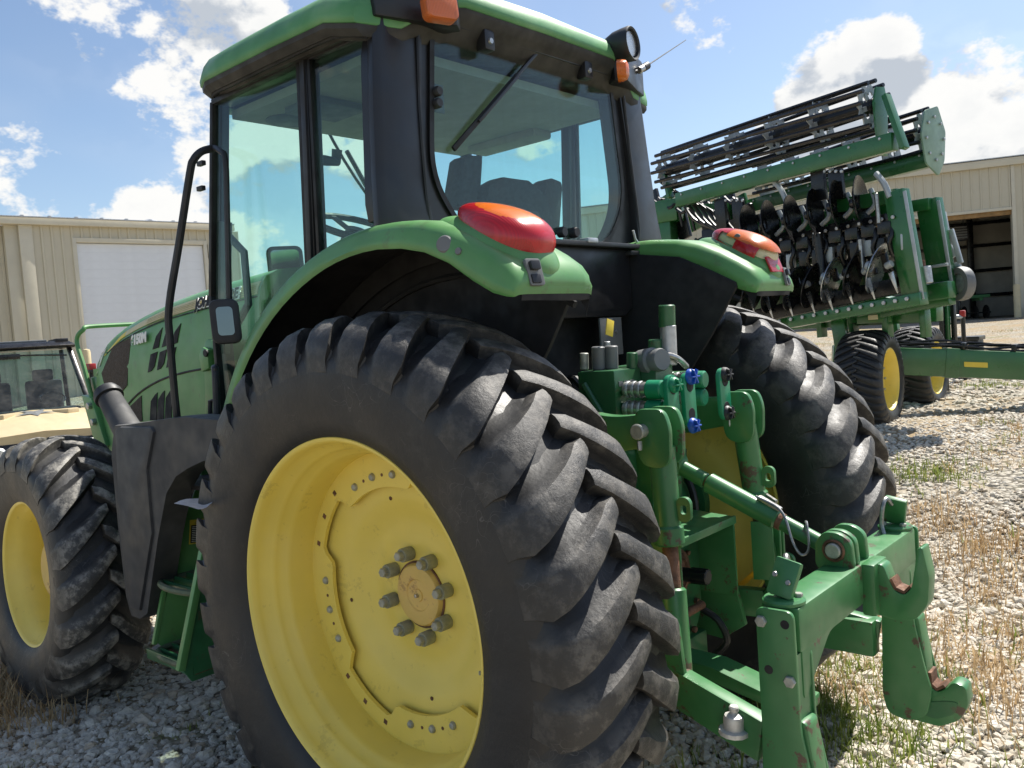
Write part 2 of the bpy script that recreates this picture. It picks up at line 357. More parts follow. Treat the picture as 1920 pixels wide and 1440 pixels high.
def tube_into(bm, P, r, n=10):
    rings = []; a = None
    for i, p in enumerate(P):
        d = (P[min(i + 1, len(P) - 1)] - P[max(i - 1, 0)]).normalized()
        if a is None: a = frame_of(d)[0]
        a = (a - d * a.dot(d)).normalized(); b = d.cross(a); rr = r[i] if isinstance(r, (list, tuple)) else r
        rings.append([bm.verts.new(p + (a * math.cos(2 * math.pi * k / n) + b * math.sin(2 * math.pi * k / n)) * rr) for k in range(n)])
    for A, B in zip(rings, rings[1:]):
        for k in range(n): bm.faces.new((A[k], A[(k + 1) % n], B[(k + 1) % n], B[k]))
    bm.faces.new(rings[0][::-1]); bm.faces.new(rings[-1])
def tube(name, pts, r, m, parent, n=10, k=4, **kw):
    bm = bmesh.new(); tube_into(bm, smooth_path(pts, k) if k else [Vector(p) for p in pts], r, n); return finish(name, bm, m, parent, **kw)
def loft(name, rings, m, parent, closed=True, caps=True, **kw):
    bm = bmesh.new(); V = [[bm.verts.new(p) for p in r] for r in rings]; n = len(V[0])
    for A, B in zip(V, V[1:]):
        for k in range(n if closed else n - 1): bm.faces.new((A[k], A[(k + 1) % n], B[(k + 1) % n], B[k]))
    if caps and closed: bm.faces.new(V[0][::-1]); bm.faces.new(V[-1])
    return finish(name, bm, m, parent, **kw)
def hexbolt(name, p, d, r, h, m, parent, **kw):
    return lathe(name, [(0, 0), (r, 0), (r, h * .8), (r * .85, h), (0, h)], p, d, m, parent, 6, smooth=False, **kw)
def rrect(w, h, r, n=5):                                        # rounded rectangle outline
    P = []
    for cx, cy, a0 in ((w / 2 - r, h / 2 - r, 0), (-w / 2 + r, h / 2 - r, 90), (-w / 2 + r, -h / 2 + r, 180), (w / 2 - r, -h / 2 + r, 270)):
        for k in range(n): t = R(a0 + 90 * k / (n - 1)); P.append((cx + r * math.cos(t), cy + r * math.sin(t)))
    return P
def plate(name, pts2, o, ax, ay, th, m, parent, bevel=0.002, **kw):  # outline in a free plane (ax, ay), with thickness along ax x ay
    o, ax, ay = Vector(o), Vector(ax), Vector(ay); nz = ax.cross(ay).normalized()
    v = [o + ax * x + ay * y - nz * th / 2 for x, y in pts2] + [o + ax * x + ay * y + nz * th / 2 for x, y in pts2]; n = len(pts2)
    return mesh(name, v, [tuple(range(n)), tuple(range(n, 2 * n))] + [(i, (i + 1) % n, n + (i + 1) % n, n + i) for i in range(n)], m, parent, bevel=bevel, **kw)
def ringplate(name, outer, inner, o, ax, ay, th, m, parent, **kw):    # frame between two outlines with equal point counts
    o, ax, ay = Vector(o), Vector(ax), Vector(ay); nz = ax.cross(ay).normalized(); n = len(outer); V = []
    for P, s in ((outer, -1), (inner, -1), (outer, 1), (inner, 1)): V += [o + ax * x + ay * y + nz * s * th / 2 for x, y in P]
    F = []
    for i in range(n):
        j = (i + 1) % n
        F += [(i, j, n + j, n + i), (2 * n + i, 2 * n + j, 3 * n + j, 3 * n + i), (i, j, 2 * n + j, 2 * n + i), (n + i, n + j, 3 * n + j, 3 * n + i)]
    return mesh(name, V, F, m, parent, **kw)
def text(name, s, o, ax, ay, size, m, parent, depth=0.002, bold=0.0, shear=0.0):
    cu = bpy.data.curves.new(name, 'FONT'); cu.body = s; cu.size = size; cu.extrude = depth; cu.offset = bold; cu.shear = shear; cu.align_x = 'LEFT'
    tmp = bpy.data.objects.new('tmp_text', cu); COL.objects.link(tmp)
    dg = bpy.context.evaluated_depsgraph_get(); me = bpy.data.meshes.new_from_object(tmp.evaluated_get(dg))
    bpy.data.objects.remove(tmp); bpy.data.curves.remove(cu); me.name = name
    ax, ay = Vector(ax).normalized(), Vector(ay).normalized(); az = ax.cross(ay)
    me.transform(Matrix(((ax.x, ay.x, az.x, o[0]), (ax.y, ay.y, az.y, o[1]), (ax.z, ay.z, az.z, o[2]), (0, 0, 0, 1))))
    me.materials.clear(); me.materials.append(m)
    return link(bpy.data.objects.new(name, me), parent)

# ------------------------------------------------------------------ ground
def sstep(a, b, x):
    t = min(1.0, max(0.0, (x - a) / (b - a))); return t * t * (3 - 2 * t)
def gz(x, y):                                                  # the yard climbs gently away from the tractor on its far side and ahead
    h = 0.0
    t = -y - 1.45
    if t > 0: h += 0.47 * sstep(0, 5.0, t) + 0.027 * max(0, min(t - 2.0, 26))
    t = x - 5.0
    if t > 0: h += 0.03 * min(t, 18) * sstep(0, 4, t)
    return h
def build_ground():
    xs = np.unique(np.concatenate([np.arange(-6, 9, .25), np.arange(-30, 60, 2.0), [-400, -200, -100, -60, 90, 150, 300, 600]]))
    ys = np.unique(np.concatenate([np.arange(-12, 5, .25), np.arange(-60, 30, 2.0), [-600, -300, -150, -90, 60, 150, 400]]))
    V = [(x, y, gz(x, y) + (0.018 * mnoise.noise(Vector((x * .9, y * .9, 3))) + .01 * mnoise.noise(Vector((x * 3, y * 3, 8))) if abs(x) < 10 and abs(y) < 14 else 0)) for y in ys for x in xs]
    nx = len(xs); F = [(j * nx + i, j * nx + i + 1, (j + 1) * nx + i + 1, (j + 1) * nx + i) for j in range(len(ys) - 1) for i in range(nx - 1)]
    m = bpy.data.materials.new('gravel_yard'); m.use_nodes = True; T = NT(m.node_tree); b = T.n['Principled BSDF']
    co = T.new('ShaderNodeTexCoord').outputs['Object']
    vor = T.new('ShaderNodeTexVoronoi', inp={'Vector': co, 'Scale': 24.0, 'Randomness': 1.0})
    vcol = T.new('ShaderNodeSeparateColor', inp={'Color': vor.outputs['Color']}).outputs[0]
    c = T.mix(vcol, (0.34, 0.30, 0.235), (0.52, 0.475, 0.39))
    c = T.mix(T.ramp(T.noise(co, 60, 4), .35, .7), c, (0.36, 0.335, 0.28))
    edge = T.ramp(vor.outputs['Distance'], 0.35, 0.75)
    c = T.mix(edge, c, (0.13, 0.115, 0.09))
    n1 = T.noise(co, 0.55, 5, .6); n2 = T.noise(co, 3.0, 6, .65)
    straw = T.math('MULTIPLY', T.ramp(n1, .40, .56), T.ramp(n2, .36, .6))
    c = T.mix(T.math('MULTIPLY', straw, .75), c, (0.30, 0.215, 0.115))
    grn = T.math('MULTIPLY', T.ramp(T.noise(T.vmath('ADD', co, (31, 7, 0)), 0.8, 5, .6), .56, .68), T.ramp(n2, .42, .6))
    c = T.mix(T.math('MULTIPLY', grn, .6), c, (0.16, 0.19, 0.06))
    T.l.new(c, b.inputs['Base Color']); b.inputs['Roughness'].default_value = 0.95; b.inputs['Specular IOR Level'].default_value = .15
    bn = T.new('ShaderNodeBump', inp={'Strength': .9, 'Distance': .02, 'Height': T.math('SUBTRACT', 1.0, vor.outputs['Distance'])}); T.l.new(bn.outputs[0], b.inputs['Normal'])
    me = bpy.data.meshes.new('ground'); me.from_pydata(V, [], F); me.materials.append(m); me.shade_smooth()
    o = link(bpy.data.objects.new('ground', me)); o['kind'] = 'structure'
build_ground()

# ------------------------------------------------------------------ buildings
def siding_mesh(w, h):                                         # one steel panel with a rib on its edge
    rib = 0.034; bm = bmesh.new()
    prof = [(0, 0), (w - .075, 0), (w - .055, rib), (w - .018, rib), (w, 0.0)]
    lo = [bm.verts.new((x, -d, 0)) for x, d in prof]; hi = [bm.verts.new((x, -d, h)) for x, d in prof]
    for i in range(len(prof) - 1): bm.faces.new((lo[i], lo[i + 1], hi[i + 1], hi[i]))
    me = bpy.data.meshes.new('siding_panel'); bm.to_mesh(me); bm.free(); me.materials.append(SIDING); return me
def wall_frame(o, d):                                          # x along the wall, -y out of it
    d = Vector(d).normalized(); n = Vector((d.y, -d.x, 0))     # outward normal
    return Matrix(((d.x, -n.x, 0, o[0]), (d.y, -n.y, 0, o[1]), (0, 0, 1, o[2]), (0, 0, 0, 1))), n
def left_building():
    E = at(0, 400, 20.9); F_ = at(395, 415, 24.4); eave = 5.62
    d = Vector((F_.x - E.x, F_.y - E.y, 0)).normalized()
    base = 0.50
    def s_of(px, py):
        n = Vector((d.y, -d.x, 0)); rr = ray(px, py); t = (E - CC).dot(n) / rr.dot(n); p = CC + rr * t; return (p - E).dot(d), p.z
    root = thing('metal_building', (E.x, E.y, base), 'tan ribbed steel building with a white overhead door behind the tractor hood', 'building')
    mw, n = wall_frame((E.x, E.y, base), d)
    s_post, _ = s_of(60, 560); s_d0, z_d = s_of(143, 462); s_d1, _ = s_of(381, 466)
    s0, s1 = -7.0, s_of(434, 416)[0]; w = 0.235; H = eave - .22 - base; dh = z_d - base + .12
    full = siding_mesh(w, H); above = siding_mesh(w, H - dh)
    L = Matrix.Translation
    s = s_post + .16
    while s < s1:
        if s_d0 - .08 < s + w / 2 < s_d1 + .08: inst(above, root, mw @ L((s, 0, dh)), 'siding_panel')
        else: inst(full, root, mw @ L((s, 0, 0)), 'siding_panel')
        s += w
    s = s_post - .45 - w
    while s > s0:
        inst(full, root, mw @ L((s, .30, 0)), 'siding_panel'); s -= w * 1.9
    bx = lambda nm, a, b, y0, y1, z0, z1, m_: box(nm, ((a + b) / 2, (y0 + y1) / 2, (z0 + z1) / 2), (b - a, y1 - y0, z1 - z0), m_, root, bevel=.004, mw=mw)
    bx('backing_wall', s0, s1, .34, .40, 0, H, SIDING)
    bx('corner_post', s_post - .16, s_post + .14, -.07, .05, 0, H - .003, TRIM)
    bx('post_return', s_post - .46, s_post - .163, .04, .30, 0, H - .006, SIDING)
    bx('gutter', s0, s1, -.17, .06, H, H + .17, TRIM)
    bx('roof_edge', s0, s1, -.20, .5, H + .173, H + .20, GALV)
    rf = hexa('roof', [(s0, .0, H + .19), (s1, .0, H + .19), (s1, 12, H + 1.0), (s0, 12, H + 1.0)], [(s0, .0, H + .22), (s1, .0, H + .22), (s1, 12, H + 1.03), (s0, 12, H + 1.03)], GALV, root, 0, mw=mw)
    cap_m = None
    for k in range(int((s1 - s0) / .62)):
        if cap_m is None:
            cap_m = box('roof_rib_cap', (s0, -.12, H + .215), (.07, .14, .025), GALV, root, bevel=.004, mw=mw)
        else: inst(cap_m, root, mw @ L((k * .62, 0, 0)), 'roof_rib_cap')
    sv, zv = s_of(278, 404)
    v = lathe('roof_vent', [(.16, 0), (.16, .14), (.24, .15), (.24, .24), (.10, .30), (0, .30)], (sv + .6, 1.6, H + .22), (0, 0, 1), GALV, root, 14, mw=mw)
    # overhead door
    bx('door_jamb', s_d0 - .10, s_d0, -.045, .10, 0, dh + .10, TRIM); bx('door_jamb', s_d1, s_d1 + .10, -.045, .10, 0, dh + .10, TRIM)
    bx('door_header', s_d0 + .003, s_d1 - .003, -.045, .10, dh - .02, dh + .10, TRIM)
    door = bx('overhead_door', s_d0, s_d1, .07, .09, 0, dh - .02, DOORW)
    nsec = 20; sh = (dh - .04) / nsec
    sec = box('door_section', ((s_d0 + s_d1) / 2, .055, sh / 2), (s_d1 - s_d0 - .02, .028, sh * .996), DOORW, door, bevel=0, mw=mw)
    for k in range(1, nsec): inst(sec, door, mw @ L((0, 0, k * sh)), 'door_section')
    sb, zb = s_of(163, 700)
    bo = at(166, 700, 19.6); g = gz(bo.x, bo.y)
    p = thing('bollard', (bo.x, bo.y, g), 'cream painted pipe bollard beside the white overhead door', 'bollard')
    lathe('post', [(.085, 0), (.085, 1.22), (.07, 1.27), (0, 1.29)], (bo.x, bo.y, g), (0, 0, 1), BOLL, p, 18)
    lathe('base_collar', [(.12, 0), (.12, .05), (.086, .06)], (bo.x, bo.y, g), (0, 0, 1), CONC, p, 18)
left_building()

def right_shed():
    D = 30.0; A = at(1920, 292, D); B = at(1600, 330, D * 1.057)
    d = Vector((A.x - B.x, A.y - B.y, 0)).normalized(); base = 1.10
    n = Vector((d.y, -d.x, 0))
    def s_of(px, py, off=0.0):
        rr = ray(px, py); t = (A - n * off - CC).dot(n) / rr.dot(n); p = CC + rr * t; return (p - A).dot(d), p.z
    root = thing('equipment_shed', (A.x, A.y, base), 'tan steel equipment shed with a wide open doorway at the right', 'building')
    mw, _ = wall_frame((A.x, A.y, base), d); L = Matrix.Translation
    sj, zt = s_of(1897, 393); sl = sj - 7.2; eave = A.z - base; w = 0.305
    sL, sR = sl - 9, sj + 8
    dz = zt - base
    full = siding_mesh(w, eave - .28); above = siding_mesh(w, eave - .28 - dz)
    s = sj + .12
    while s < sR: inst(full, root, mw @ L((s, 0, 0)), 'siding_panel'); s += w
    s = sj - w
    while s > sL:
        if s + w > sl: inst(above, root, mw @ L((s, 0, dz + .06)), 'siding_panel')
        else: inst(full, root, mw @ L((s, 0, 0)), 'siding_panel')
        s -= w
    bx = lambda nm, a, b, y0, y1, z0, z1, m_, par=root: box(nm, ((a + b) / 2, (y0 + y1) / 2, (z0 + z1) / 2), (b - a, y1 - y0, z1 - z0), m_, par, bevel=.004, mw=mw)
    bx('door_jamb', sj, sj + .12, -.06, .22, 0, eave - .29, TRIM); bx('door_jamb', sl - .12, sl, -.06, .22, 0, dz + .10, TRIM)
    bx('door_header', sl + .003, sj - .003, -.06, .05, dz, dz + .10, TRIM)
    bx('timber_header', sl + .003, sj - .003, .06, .30, dz - .16, dz + .10, WOOD)
    bx('eave_trim', sL, sR, -.16, .05, eave - .28, eave - .02, TRIM)
    hexa('roof', [(sL, -.2, eave), (sR, -.2, eave), (sR, 14, eave + .3), (sL, 14, eave + .3)], [(sL, -.2, eave + .03), (sR, -.2, eave + .03), (sR, 14, eave + .33), (sL, 14, eave + .33)], GALV, root, 0, mw=mw)
    depth = 6.5
    bx('rear_wall', sL, sR, depth, depth + .1, 0, eave - .01, SHEDIN)
    bx('side_wall', sR - .1, sR, .25, depth - .01, 0, eave - .01, SHEDIN); bx('side_wall', sL, sL + .1, .25, depth - .01, 0, eave - .01, SHEDIN)
    bx('floor_slab', sL, sR, -.4, depth, -.12, .012, CONC)
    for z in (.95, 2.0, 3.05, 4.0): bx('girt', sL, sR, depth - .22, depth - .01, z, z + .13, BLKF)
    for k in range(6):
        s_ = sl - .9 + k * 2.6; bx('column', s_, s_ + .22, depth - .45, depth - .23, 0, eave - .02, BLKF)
    # a unit heater hung under the roof
    h = thing('unit_heater', tuple(mw @ Vector((sj - 1.35, 3.0, dz - .72))), 'dark unit heater hanging inside the shed doorway', 'heater')
    bxh = lambda nm, a, b, y0, y1, z0, z1, m_: bx(nm, a, b, y0, y1, z0, z1, m_, h)
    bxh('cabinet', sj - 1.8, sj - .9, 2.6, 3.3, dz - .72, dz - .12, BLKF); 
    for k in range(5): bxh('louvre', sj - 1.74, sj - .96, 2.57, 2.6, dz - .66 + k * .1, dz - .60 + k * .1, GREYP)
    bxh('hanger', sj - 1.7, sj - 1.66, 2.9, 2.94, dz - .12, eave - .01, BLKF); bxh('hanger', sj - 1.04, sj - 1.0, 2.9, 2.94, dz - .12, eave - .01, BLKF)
    # bollard at the jamb
    q = mw @ Vector((sj - .12, -.75, 0)); g = 1.0
    p = thing('bollard', (q.x, q.y, g), 'cream pipe bollard guarding the right shed doorway jamb', 'bollard')
    lathe('post', [(.11, 0), (.11, 1.28), (.09, 1.33), (0, 1.35)], (q.x, q.y, g), (0, 0, 1), BOLL, p, 18)
    lathe('base_collar', [(.15, 0), (.15, .05), (.111, .06)], (q.x, q.y, g), (0, 0, 1), CONC, p, 18)
    # plastic tote by the wall
    q = mw @ Vector((sj + .62, -.45, 0))
    t = thing('plastic_tote', (q.x, q.y, 1.08), 'white plastic tote standing against the shed wall', 'tote')
    box('body', (sj + .62, -.45, .22), (.55, .4, .38), DOORW, t, bevel=.03, mw=mw); box('lid', (sj + .62, -.45, .435), (.6, .45, .04), GREYP, t, bevel=.012, mw=mw)
    # green harrow parked inside
    q = mw @ Vector((sj - 2.6, 3.6, 0))
    hr = thing('parked_harrow', (q.x, q.y, base), 'light green harrow parked inside the open shed', 'implement')
    G2 = mat('light_green_paint', (0.085, 0.26, 0.10), 0.5)
    for y in (3.4, 4.9):
        for z in (.95,): box('frame_bar', (sj - 2.6, y, z), (5.0, .12, .12), G2, hr, mw=mw)
    for x in (-4.9, -3.4, -1.9, -.4): box('cross_bar', (sj + x, 4.15, .84), (.12, 1.5, .12), G2, hr, mw=mw)
    for x in (-4.2, -2.7, -1.2): hexa('gang_stand', [(sj + x - .3, 3.38, .9), (sj + x + .3, 3.38, .9), (sj + x + .3, 3.46, .9), (sj + x - .3, 3.46, .9)], [(sj + x - .12, 3.38, 1.45), (sj + x + .12, 3.38, 1.45), (sj + x + .12, 3.46, 1.45), (sj + x - .12, 3.46, 1.45)], G2, hr, mw=mw)
    box('top_rail', (sj - 2.7, 3.42, 1.48), (3.4, .1, .1), G2, hr, mw=mw)
    for k in range(13): lathe('disc_blade', [(0, .05), (.2, .03), (.30, 0), (.30, -.008), (.2, .02), (0, .04)], mw @ Vector((sj - 4.95 + k * .39, 3.3, .30)), mw.to_3x3() @ Vector((1, .25, 0)), DISC, hr, 18)
    box('gang_axle', (sj - 2.6, 3.3, .30), (5.0, .05, .05), BLKF, hr, mw=mw)
    for x in (-4.0, -1.2): box('gang_standard', (sj + x, 3.34, .60), (.08, .05, .60), BLKF, hr, mw=mw)
    # tyre lying / stored pallets deep inside
    q = mw @ Vector((sj - 5.0, 5.6, 0))
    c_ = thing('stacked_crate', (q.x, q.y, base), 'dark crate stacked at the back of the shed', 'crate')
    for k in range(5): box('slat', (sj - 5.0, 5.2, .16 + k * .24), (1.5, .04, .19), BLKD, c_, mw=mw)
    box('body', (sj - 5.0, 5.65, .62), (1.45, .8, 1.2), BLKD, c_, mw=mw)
right_shed()
# ------------------------------------------------------------------ the tractor
AX = 0.882                                                    # rear axle height
tractor = thing('tractor', (0, 0, 0), 'large green farm tractor with yellow wheels and a glass cab, seen from behind', 'tractor')

def tyre_mesh(name, m, N, ph, ctop, cbase, carc, dphi, wt, wb, seg=132, asym=1.75):
    """carc: carcass half profile (t, r) from bead to crown; ctop/cbase: lug outlines in (t, r). Axis = local Y."""
    bm = bmesh.new(); lay = bm.verts.layers.float.new('top')
    full = [(t, r) for t, r in carc] + [(-t, r) for t, r in reversed(carc[:-1])]
    full = full + [(-carc[0][0] + .01, carc[0][1] + .004), (carc[0][0] - .01, carc[0][1] + .004)]
    rings = []
    for t, r in full:
        rings.append([bm.verts.new((r * math.cos(2 * math.pi * k / seg), t, r * math.sin(2 * math.pi * k / seg))) for k in range(seg)])
    for i in range(len(full)):
        A, B = rings[i], rings[(i + 1) % len(full)]
        for k in range(seg): bm.faces.new((A[k], A[(k + 1) % seg], B[(k + 1) % seg], B[k]))
    pol = lambda r, a, t: (r * math.cos(a), t, r * math.sin(a))
    tmax = ctop[-1][0]
    for s in (1, -1):
        for j in range(N):
            a0 = R(ph) + 2 * math.pi * (j + (0 if s > 0 else .5)) / N
            jit = random.uniform(-.004, .004); prev = None
            K = len(ctop)
            for k in range(K):
                (tt, rt), (tb, rb) = ctop[k], cbase[k]
                u = max(0, tt) / tmax
                a = a0 + R(dphi) * (u ** 0.8) + jit * .3
                e = 1.0 if 0 < k < K - 2 else 0.72
                w1 = (wt * (0.82 + .75 * u * u)) * e / rt; w2 = (wb * (0.85 + .35 * u)) * e / rb
                c = .004
                ws = w2 * asym; wl = w2 * .80; wm = w1 + .34 * (ws - w1); wn = w1 + .28 * (wl - w1); rm = rb + .30 * (rt - rb); tm = tb + .30 * (tt - tb)
                pts = [pol(rb, a - ws, s * tb), pol(rm, a - wm, s * tm), pol(rt - c, a - w1 - .06 * (ws - w1), s * tt), pol(rt, a - w1 + .010 / rt, s * tt),
                       pol(rt, a + w1 - .010 / rt, s * tt), pol(rt - c, a + w1 + .1 * (w2 - w1), s * tt), pol(rm, a + wn, s * tm), pol(rb, a + wl, s * tb)]
                ring = [bm.verts.new(p) for p in pts]
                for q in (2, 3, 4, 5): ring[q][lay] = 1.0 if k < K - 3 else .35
                if prev is None: bm.faces.new(ring)
                else:
                    for q in range(7): bm.faces.new((prev[q], prev[q + 1], ring[q + 1], ring[q]))
                prev = ring
            bm.faces.new(prev[::-1])
    bmesh.ops.recalc_face_normals(bm, faces=bm.faces)
    me = bpy.data.meshes.new(name); bm.to_mesh(me); bm.free(); me.materials.append(m); me.shade_smooth(); me.set_sharp_from_angle(angle=R(38)); return me

RT = [(-.022, .928), (.02, .933), (.06, .934), (.10, .931), (.15, .923), (.19, .909), (.222, .888), (.247, .852), (.256, .805), (.254, .765)]
RB = [(-.022, .876), (.02, .878), (.06, .877), (.10, .873), (.15, .864), (.19, .854), (.216, .832), (.233, .815), (.2485, .788), (.2545, .758)]
RC = [(.205, .556), (.224, .570), (.244, .62), (.253, .69), (.2555, .75), (.2505, .79), (.232, .823), (.20, .854), (.12, .876), (.06, .882), (0, .883)]
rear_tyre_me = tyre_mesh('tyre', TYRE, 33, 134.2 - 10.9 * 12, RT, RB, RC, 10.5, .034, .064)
k_ = .762
FT = [(t * .88, .71 - (.934 - r) * .95) for t, r in RT]; FB = [(t * .88, .71 - (.934 - r) * .95) for t, r in RB]
FC = [(.172, .372), (.188, .385), (.206, .43), (.216, .49), (.2225, .545), (.2215, .584), (.209, .616), (.176, .638), (.105, .654), (.05, .660), (0, .661)]
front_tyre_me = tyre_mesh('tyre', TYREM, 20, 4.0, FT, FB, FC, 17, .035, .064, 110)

def ring_outline(fn, n=144): return [(fn(2 * math.pi * k / n) * math.cos(2 * math.pi * k / n), fn(2 * math.pi * k / n) * math.sin(2 * math.pi * k / n)) for k in range(n)]
GROUPS = [75, -13, -103, 167]
def scallop(a, lo=.372, hi=.432, half=24, soft=6):
    a = math.degrees(a); d = min(abs((a - g + 180) % 360 - 180) for g in GROUPS)
    return lo + (hi - lo) * sstep(half, half + soft, d)
wheel_bolt_me = stud_me = None
def rear_wheel(side):
    yc = .911 * side
    w = bpy.data.objects.new('rear_wheel', None); link(w, tractor, Matrix.Translation((0, yc, AX)))
    mw = Matrix.Translation((0, yc, AX)) @ Matrix.Diagonal((1, side, 1, 1))
    o = inst(rear_tyre_me, w, mw, 'tyre')
    prof = [(.5635, .203), (.566, .211), (.561, .217), (.552, .216), (.545, .206), (.541, .188), (.535, .158), (.520, .146), (.514, .130), (.512, .112), (.499, .099), (.494, .08), (.490, 0),
            (.488, -.10), (.506, -.115), (.525, -.160), (.541, -.195), (.552, -.216), (.561, -.217), (.566, -.211), (.5635, -.203), (.552, -.19), (.546, -.15), (.525, -.10), (.505, -.06), (.505, .08), (.53, .12), (.552, .17)]
    lathe('rim', prof, (0, 0, 0), (0, 1, 0), YEL, w, 128, closed=True, mw=mw, ang=50)
    disc = [(.462, -.034), (.452, -.030), (.40, -.036), (.345, -.040), (.315, -.048), (.285, -.066), (.25, -.080), (.205, -.086), (.195, -.083), (.16, -.083), (.10, -.085), (0, -.085), (0, -.099), (.20, -.100), (.26, -.094), (.30, -.078), (.34, -.054), (.40, -.050), (.462, -.048)]
    lathe('wheel_disc', disc, (0, 0, 0), (0, 1, 0), YEL, w, 96, mw=mw, ang=50)
    ringplate('mounting_ring', ring_outline(lambda a: .4905), ring_outline(scallop), (0, -.012, 0), (1, 0, 0), (0, 0, 1), .014, YEL, w, mw=mw, ang=40)
    hub = lathe('hub_cap', [(0, .004), (.02, .004), (.022, .0), (.05, 0), (.054, .004), (.085, .006), (.098, .004), (.104, -.004), (.106, -.012), (0, -.012)], (0, -.070, 0), (0, 1, 0), YELH, w, 48, mw=mw)
    lathe('hub_nipple', [(0, .012), (.006, .010), (.007, 0), (0, 0)], (0, -.066, 0), (0, 1, 0), STEEL, hub, 10, mw=mw)
    lathe('hub_recess_ring', [(.106, .004), (.112, .004), (.112, -.01), (.106, -.01)], (0, -.084, 0), (0, 1, 0), RUST, hub, 48, closed=True, mw=mw)
    # eight long lug bolts with sleeves
    for k in range(8):
        a = R(22.5 + 8 + 45 * k); p = (.139 * math.cos(a), -.083, .139 * math.sin(a))
        b = lathe('wheel_bolt', [(0, 0), (.0225, 0), (.0235, .004), (.0235, .040), (.0215, .043), (0, .043)], p, (0, 1, 0), BOLTG, w, 24, mw=mw)
        hexbolt('bolt_head', (p[0], p[1] + .043, p[2]), (0, 1, 0), .0165, .020, ZINC, b, mw=mw)
    for g in GROUPS:
        for dlt in (-14.5, 0, 14.5):
            a = R(g + dlt); p = (.412 * math.cos(a), -.006, .412 * math.sin(a))
            lathe('rim_bolt', [(.0135, 0), (.0135, .004), (.010, .010), (.004, .0125), (0, .013)], p, (0, 1, 0), ZINC, w, 20, mw=mw)
        for dlt in (31, 45, 59):
            a = R(g + dlt); rad = .459
            ax, ay = Vector((math.cos(a), 0, math.sin(a))), Vector((-math.sin(a), 0, math.cos(a)))
            plate('square_hole', [(-.008, -.008), (.008, -.008), (.008, .008), (-.008, .008)], Vector((math.cos(a) * rad, -.0045, math.sin(a) * rad)), ax, ay, .002, RUST, w, bevel=0, mw=mw)
        for dlt in (-7, 7):
            a = R(g + dlt); p = (.412 * math.cos(a), -.0045, .412 * math.sin(a))
            lathe('small_hole', [(.0055, 0), (.0055, .0012), (0, .0012)], p, (0, 1, 0), RUST, w, 12, mw=mw)
        a = R(g + 3); p = (.33 * math.cos(a), -.0435, .33 * math.sin(a))
        lathe('small_hole', [(.007, 0), (.007, .0015), (0, .0015)], p, (0, 1, 0), RUST, w, 12, mw=mw)
    a = R(190); p = Vector((.512 * math.cos(a), .115, .512 * math.sin(a)))
    v = lathe('valve_stem', [(.009, 0), (.009, .012), (.005, .014), (.005, .035), (.006, .036), (.006, .045), (0, .046)], p, (-math.cos(a) * .6, .8, -math.sin(a) * .6), ZINC, w, 12, mw=mw)
    return w
rear_wheel(1); rear_wheel(-1)

def front_wheel(side):
    yr = 1.1057; off = .178
    rot = Matrix.Rotation(R(-1.8), 4, 'Z') @ Matrix.Rotation(R(2.6) * side, 4, 'X') if side > 0 else Matrix.Rotation(R(-1.8), 4, 'Z') @ Matrix.Rotation(R(-2.6), 4, 'X')
    c = Vector((2.765, yr * side, .658))
    base = Matrix.Translation(c) @ rot @ Matrix.Translation((0, -off * side, 0))
    w = bpy.data.objects.new('front_wheel', None); link(w, tractor, base)
    mw = base @ Matrix.Diagonal((1, side, 1, 1))
    inst(front_tyre_me, w, mw, 'tyre')
    prof = [(.381, .168), (.383, .176), (.378, .181), (.370, .179), (.364, .168), (.356, .135), (.343, .125), (.337, .105), (.328, .095), (.322, .03), (.320, -.05), (.335, -.075), (.352, -.12), (.370, -.179), (.378, -.181), (.383, -.176), (.372, -.15), (.36, -.1), (.340, -.03), (.345, .08), (.368, .14)]
    lathe('rim', prof, (0, 0, 0), (0, 1, 0), YEL, w, 96, closed=True, mw=mw, ang=50)
    lathe('wheel_disc', [(.335, -.035), (.30, -.03), (.24, -.04), (.20, -.045), (.0, -.045), (0, -.058), (.24, -.055), (.335, -.05)], (0, 0, 0), (0, 1, 0), YEL, w, 64, mw=mw, ang=50)
    hub = lathe('planetary_hub', [(.165, -.045), (.163, .02), (.150, .045), (.145, .06), (.125, .068), (.118, .068), (.10, .062), (0, .062)], (0, 0, 0), (0, 1, 0), YELH, w, 48, mw=mw)
    for k in range(10):
        a = R(18 + 36 * k); p = (.205 * math.cos(a), -.044, .205 * math.sin(a))
        lathe('wheel_nut', [(.017, 0), (.017, .018), (.012, .022), (.011, .036), (0, .037)], p, (0, 1, 0), YEL, w, 12, mw=mw)
    for k in range(2):
        a = R(200 + 60 * k); hexbolt('drain_plug', (.09 * math.cos(a), .063, .09 * math.sin(a)), (0, 1, 0), .012, .01, RUST, hub, mw=mw)
front_wheel(1); front_wheel(-1)

# ---- chassis
prism('transmission_case', [(-.42, .70), (-.40, 1.05), (-.30, 1.22), (.2, 1.25), (.9, 1.2), (1.5, 1.1), (1.5, .62), (.6, .55), (-.30, .58)], 'xz', -.26, .26, GDARK, tractor, bevel=.02)
rod('axle_housing', (0, .24, AX), (0, .78, AX), .165, GDARK, tractor, 28, r2=.125); rod('axle_housing', (0, -.24, AX), (0, -.78, AX), .165, GDARK, tractor, 28, r2=.125)
for s in (1, -1): lathe('wheel_hub', [(.0, 0), (.17, 0), (.175, .01), (.175, .04), (0, .04)], (0, .775 * s, AX), (0, s, 0), GDARK, tractor, 32)
prism('engine_block', [(1.4, .62), (1.4, 1.45), (3.15, 1.40), (3.2, .85), (2.4, .60)], 'xz', -.25, .25, BLKD, tractor, bevel=.02)
box('front_axle_beam', (2.765, 0, .66), (.22, 1.5, .2), GDARK, tractor, bevel=.03)
